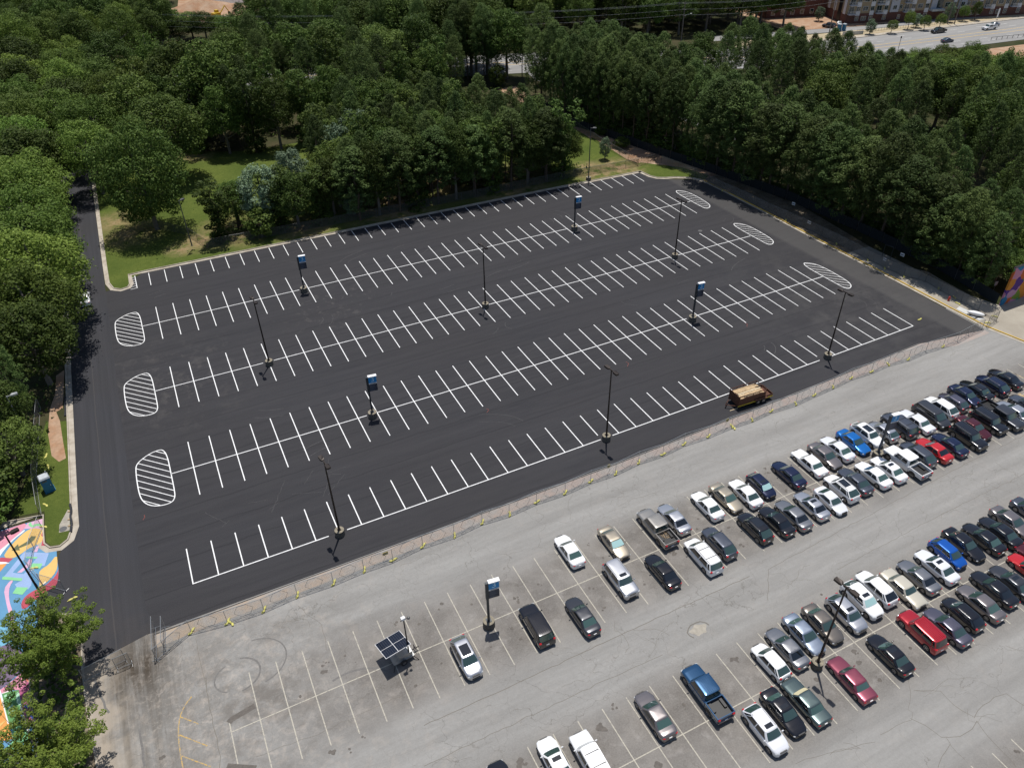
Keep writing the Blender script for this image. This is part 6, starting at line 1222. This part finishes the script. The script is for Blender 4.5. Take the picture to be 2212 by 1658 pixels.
for k, (x, y, kd, co) in enumerate(((1800 - 10, 60, 'suv', 'dark_grey'), (2190 + 12, 18, 'sedan', 'white'), (1812, 55, 'sedan', 'grey'))): car(kd, co, (*G(x, y), .04), .4 + k, '%s %s, %s vehicle standing by the apartment block' % (co.replace('_', ' '), CAT[kd], nth(k + 1)), '', 'vehicles by the apartment block', far=True)

# ------------------------------------------------------------------ apartment block
A_, B_ = Vector((258.8, 161.7)), Vector((330.5, 138.8)); LA = (B_ - A_).length; ang = math.atan2((B_ - A_).y, (B_ - A_).x)
t = thing('apartment_block', 'long brick and tan apartment block with grey balconies beyond the highway', 'building', (A_.x, A_.y, 0), ang)
LV = [0, 3.4, 6.5, 9.6, 12.7]
b = MB(); b.box((0, .3, -.1), (LA, 17, 3.4)); b.build('brick_base', 'brick', t); MB().box((0, .32, 3.4), (LA, 17, 13.6)).build('wall', 'tan_wall', t); MB().box((-.3, 0, 13.6), (LA + .3, 17.3, 13.9)).build('roof', 'grey_roof', t)
bay = 5.55; nb_ = int(LA / bay)
b = MB()
for y0 in (1.2, 8.5, 13): b.box((-.14, y0, 3.2), (0, y0 + 1.6, 13.3))
b.build('side_panel', 'white_wall', t); MB().box((-.14, 4.2, 0), (0, 6.6, 13.4)).build('side_stair_panel', 'dark_metal', t)
for i in range(nb_):
    x0 = i * bay + .3; kind = 'stair' if i in (3, 8) else 'entry' if i == 6 else 'bal' if i % 2 == 0 else 'win'
    if kind == 'stair': MB().box((x0 + .3, -.2, 3.4), (x0 + 3.6, .3, 13.2)).build('grey_panel', 'grey_wall', t)
    if kind == 'entry': MB().box((x0, -1.8, 3.2), (x0 + 5.2, .3, 3.9)).build('entrance_canopy', 'grey_roof', t); MB().box((x0 + 2.6, .2, 3.9), (x0 + 5, .29, 13.2)).build('entrance_glass', 'window_glass', t); MB().box((x0 + .2, -.1, 3.9), (x0 + 2.4, .3, 13.3)).build('pale_panel', 'pale_wall' if 'pale_wall' in MT else 'grey_wall', t); continue
    for f in range(4):
        z = LV[f]
        ws = ((.5, 2.4), (3.6, 4.9)) if kind != 'stair' else ((1.2, 2.6), (4.1, 5.1))
        for j, (w0_, w1_) in enumerate(ws):
            if f == 0 and j == 0 and kind != 'win': continue
            door = kind == 'bal' and j == 0 and f > 0; pz0, pz1 = (z + .15, z + 2.4) if door else (z + .9, z + 2.3); yo = -.21 if kind == 'stair' and j == 0 else .3
            fr = MB().box((x0 + w0_ - .08, yo - .06, pz0 - .08), (x0 + w1_ + .08, yo, pz1 + .08)).build('window', 'window_frame', t)
            MB().box((x0 + w0_, yo - .08, pz0), ((x0 + (w0_ + w1_) / 2 - .04), yo - .061, pz1)).box(((x0 + (w0_ + w1_) / 2 + .04), yo - .08, pz0), (x0 + w1_, yo - .061, pz1)).build('pane', 'window_glass', fr)
        if kind == 'bal' and f > 0:
            sl = MB().box((x0 + .1, -1.3, z - .2), (x0 + 3.1, .3, z)).build('balcony', 'grey_wall', t); b = MB()
            for k in range(13): b.box((x0 + .12 + k * .245, -1.28, z), (x0 + .16 + k * .245, -1.24, z + 1.0))
            b.box((x0 + .1, -1.3, z + 1.0), (x0 + 3.1, -1.22, z + 1.07)); b.box((x0 + .1, -1.3, z + 1.0), (x0 + .16, .3, z + 1.07)); b.box((x0 + 3.04, -1.3, z + 1.0), (x0 + 3.1, .3, z + 1.07)); b.build('railing', 'window_frame', sl)
        if f > 0 and kind != 'stair': MB().box((x0 + 3.4, .2, z - .75), (x0 + 5.1, .29, z + .75)).build('white_panel', 'white_wall', t)
        if f == 0 and kind != 'stair': MB().box((x0 + 2.7, .18, 1.9), (x0 + 2.95, .3, 2.3)).build('wall_lamp', 'dark_metal', t)
wx = thing('brick_wing', 'dark red brick wing behind the end of the apartment block', 'building', (240, 184, 0), -.3); MB().box((0, 0, 0), (26, 10, 9)).build('wall', 'brick', wx); MB().box((-.2, -.2, 9), (26.2, 10.2, 9.3)).build('roof', 'grey_roof', wx)
for k in range(6): f_ = MB().box((2 + k * 4, -.06, 1), (3.6 + k * 4, 0, 2.8)).build('window', 'window_frame', wx); MB().box((2.1 + k * 4, -.08, 1.1), (3.5 + k * 4, -.061, 2.7)).build('pane', 'window_glass', f_)
for k, (x, y, h) in enumerate(((1878, 75, 5.5), (1924, 73, 5), (1960, 64, 7), (1978, 60, 5), (1995, 66, 5.5), (2028, 62, 5.5), (2046, 48, 7.5), (2078, 46, 6), (2104, 44, 7), (1768, 46, 5.5))):
    tree('olive' if k % 3 else 'silver', *G(x, y), h, '%s young street tree in front of the apartment block, counted from its near corner' % nth(k + 1) if k < 9 else 'thin young tree on the red earth beside the apartment block', 'young street trees by the apartment block', 2.1)
pa, pb_ = G(1850, 72), G(2065, 49); t = thing('iron_fence', 'low black iron fence before the young street trees', 'fence', (*pa, 0), math.atan2(pb_[1] - pa[1], pb_[0] - pa[0])); L_ = math.dist(pa, pb_)
MB().box((0, -.02, 1.0), (L_, .02, 1.06)).box((0, -.02, .15), (L_, .02, .2)).build('rail', 'dark_metal', t); b = MB()
for k in range(int(L_ / 1.2)): b.box((k * 1.2, -.02, 0), (k * 1.2 + .05, .02, 1.1))
b.build('pickets', 'dark_metal', t)
pa, pb_ = G(2140, 88), G(2215, 80); t = thing('guard_fence', 'short dark railing on the near side of the highway', 'fence', (*pa, 0), math.atan2(pb_[1] - pa[1], pb_[0] - pa[0])); L_ = math.dist(pa, pb_); MB().box((0, -.03, 1.0), (L_, .03, 1.1)).build('rail', 'dark_metal', t)
for k in range(7): MB().box((k * L_ / 6.5, -.05, 0), (k * L_ / 6.5 + .1, .05, 1.1)).build('post', 'dark_metal', t)
t = thing('feather_banner', 'white feather banner on the verge before the apartment block', 'banner', (*G(2009, 64), 0)); t.location = (*G(2151, 43), 0); MB().tube((0, 0, 0), (0, 0, 4), .05, n=6).build('pole', 'sign_white', t); b = MB(); b.prism([(0, 0), (.9, .1), (.9, .14), (0, .04)], .8, 3.9); b.build('flag', 'sign_white', t)
x, y = G(1836, 76); t = thing('site_barrier', 'grey-green mesh barrier standing round the verge near the blue toilets', 'barrier', (x, y, 0), -.3); MB().box((-3, -.05, 0), (5, .05, 1.2)).build('fabric', 'galv', t)
x, y = G(1690, 33); t = thing('dumpster', 'dark metal dumpster on the red earth beside the apartment block', 'dumpster', (*G(1702, 30), 0), .4); t.location = (*G(1733, 34), 0); MB().box((-1.2, -.8, .1), (1.2, .8, 1.4)).build('bin', 'sign_post', t); MB().box((-1.25, -.85, 1.4), (1.25, .85, 1.5)).build('lid', 'dark_metal', t)

# ------------------------------------------------------------------ utility poles, wires and signals
UP_ = []
def upole(x, y, h, label, arms=2, lamp=False):
    t = thing('utility_pole', label, 'utility pole', (x, y, 0), 0, 'utility poles by the highway'); MB().tube((0, 0, 0), (0, 0, h), .19, .12, 8).build('pole', 'bark_grey', t)
    for k in range(arms): MB().box((-.06, -1.1, h - .6 - k * 1.9), (.06, 1.1, h - .45 - k * 1.9)).build('crossarm', 'bark_grey', t)
    if lamp: MB().tube((0, 0, h - 4.4), (2.4, -.6, h - 3.8), .04, n=5).build('lamp_arm', 'galv', t); MB().blob((2.6, -.65, h - 3.8), (.4, .18, .1), 8, 5).build('lamp_head', 'galv', t)
    UP_.append((x, y, h)); return t
upole(187.4, 167.3, 13.6, 'pale wooden utility pole with a street lamp above the pine tops', 3, True); upole(*G(1791, 72), 14.5, 'utility pole with a camera box by the blue toilets', 2); upole(*G(2046, 52), 15, 'utility pole among the street trees at the highway kerb', 1); upole(*G(2061, 53), 15, 'leaning lamp pole next to the kerbside utility pole', 1, True)
upole(*G(266, 106), 12.5, 'dark utility pole above the pointed tree', 2); upole(*G(98, 92), 12, 'utility pole poking from the bright trees in the top corner', 1); upole(95, 205, 13, 'utility pole hidden by the wood behind the lawn', 2)
def wire(p, q, sag, nm, label, grp):
    pts = [(p[0] + (q[0] - p[0]) * k / 16, p[1] + (q[1] - p[1]) * k / 16, p[2] + (q[2] - p[2]) * k / 16 - sag * 4 * (k / 16) * (1 - k / 16)) for k in range(17)]
    b = MB(); b.path(pts, .03, 4); tag(b.build(nm, 'galv'), label, 'wire', grp)
seqs = [(5, 4), (4, 6), (6, 0), (0, 1), (1, 2)]
for a_, c_ in seqs:
    p, q = UP_[a_], UP_[c_]
    for k, dz in enumerate((.3, .35, 2.2, 4.2)):
        oy = (-1, 1, -.8, .6)[k]; wire((p[0], p[1] + oy, p[2] - dz), (q[0], q[1] + oy, q[2] - dz), 1.1, 'power_line', 'thin power line strung between the utility poles by the highway', 'power lines by the highway')
wire((UP_[2][0], UP_[2][1], 14), (410, 130, 14), 1, 'power_line', 'thin power line strung between the utility poles by the highway', 'power lines by the highway')
sg = []
for x, lb in ((353.5, 'first'), (375, 'middle'), (393, 'last')):
    gx, gy = G(x, 134.5, 6); sg.append((gx, gy)); t = thing('traffic_light', lb + ' yellow-framed traffic light of three hanging on the wire', 'traffic light', (gx, gy, 5.4), .1, 'traffic lights over the highway junction')
    MB().box((-.45, -.03, 0), (.45, .03, 1.55)).build('backplate_border', 'signal_yellow', t); MB().box((-.36, -.22, .08), (.36, -.031, 1.47)).build('housing', 'dark_trim', t)
    for k in range(3): MB().tube((0, -.22, .35 + k * .43), (0, -.27, .35 + k * .43), .15, n=12).build('signal_lens', 'red_lens' if k == 2 else 'dark_metal', t)
wire((sg[0][0] - 14, sg[0][1], 7.1), (sg[2][0] + 12, sg[2][1], 7.1), .2, 'signal_wire', 'span wire carrying the three traffic lights', None)
x, y = G(1943, 101); t = thing('lamp_post', 'small dark lantern post on the highway edge above the pines', 'lamp post', (*G(1937, 118), 0)); MB().tube((0, 0, 0), (0, 0, 5), .07, n=6).build('post', 'pole_brown', t); MB().blob((0, 0, 5.3), (.22, .22, .4), 8, 6).build('lantern', 'pole_brown', t)
t = thing('excavator', 'yellow digging machine on the site, glimpsed through the trees', 'excavator', (*G(470, 40), 0), .5)
MB().box((-1.6, -1.3, .1), (1.8, 1.3, .9)).build('tracks', 'dark_trim', t); MB().box((-1.8, -1.2, 1), (1.2, 1.2, 2.2)).box((-.2, -.3, 2.2), (1.1, 1.1, 3.1)).build('body', 'signal_yellow', t); MB().tube((1.2, -.6, 1.6), (4.2, -.6, 4.2), .22, n=6).tube((4.2, -.6, 4.2), (5.8, -.6, 1.6), .18, n=6).build('boom', 'signal_yellow', t); MB().box((5.4, -1.0, .9), (6.2, -.2, 1.7)).build('bucket', 'dark_metal', t)
print('objects', len(bpy.data.objects), 'trees', len(USED))
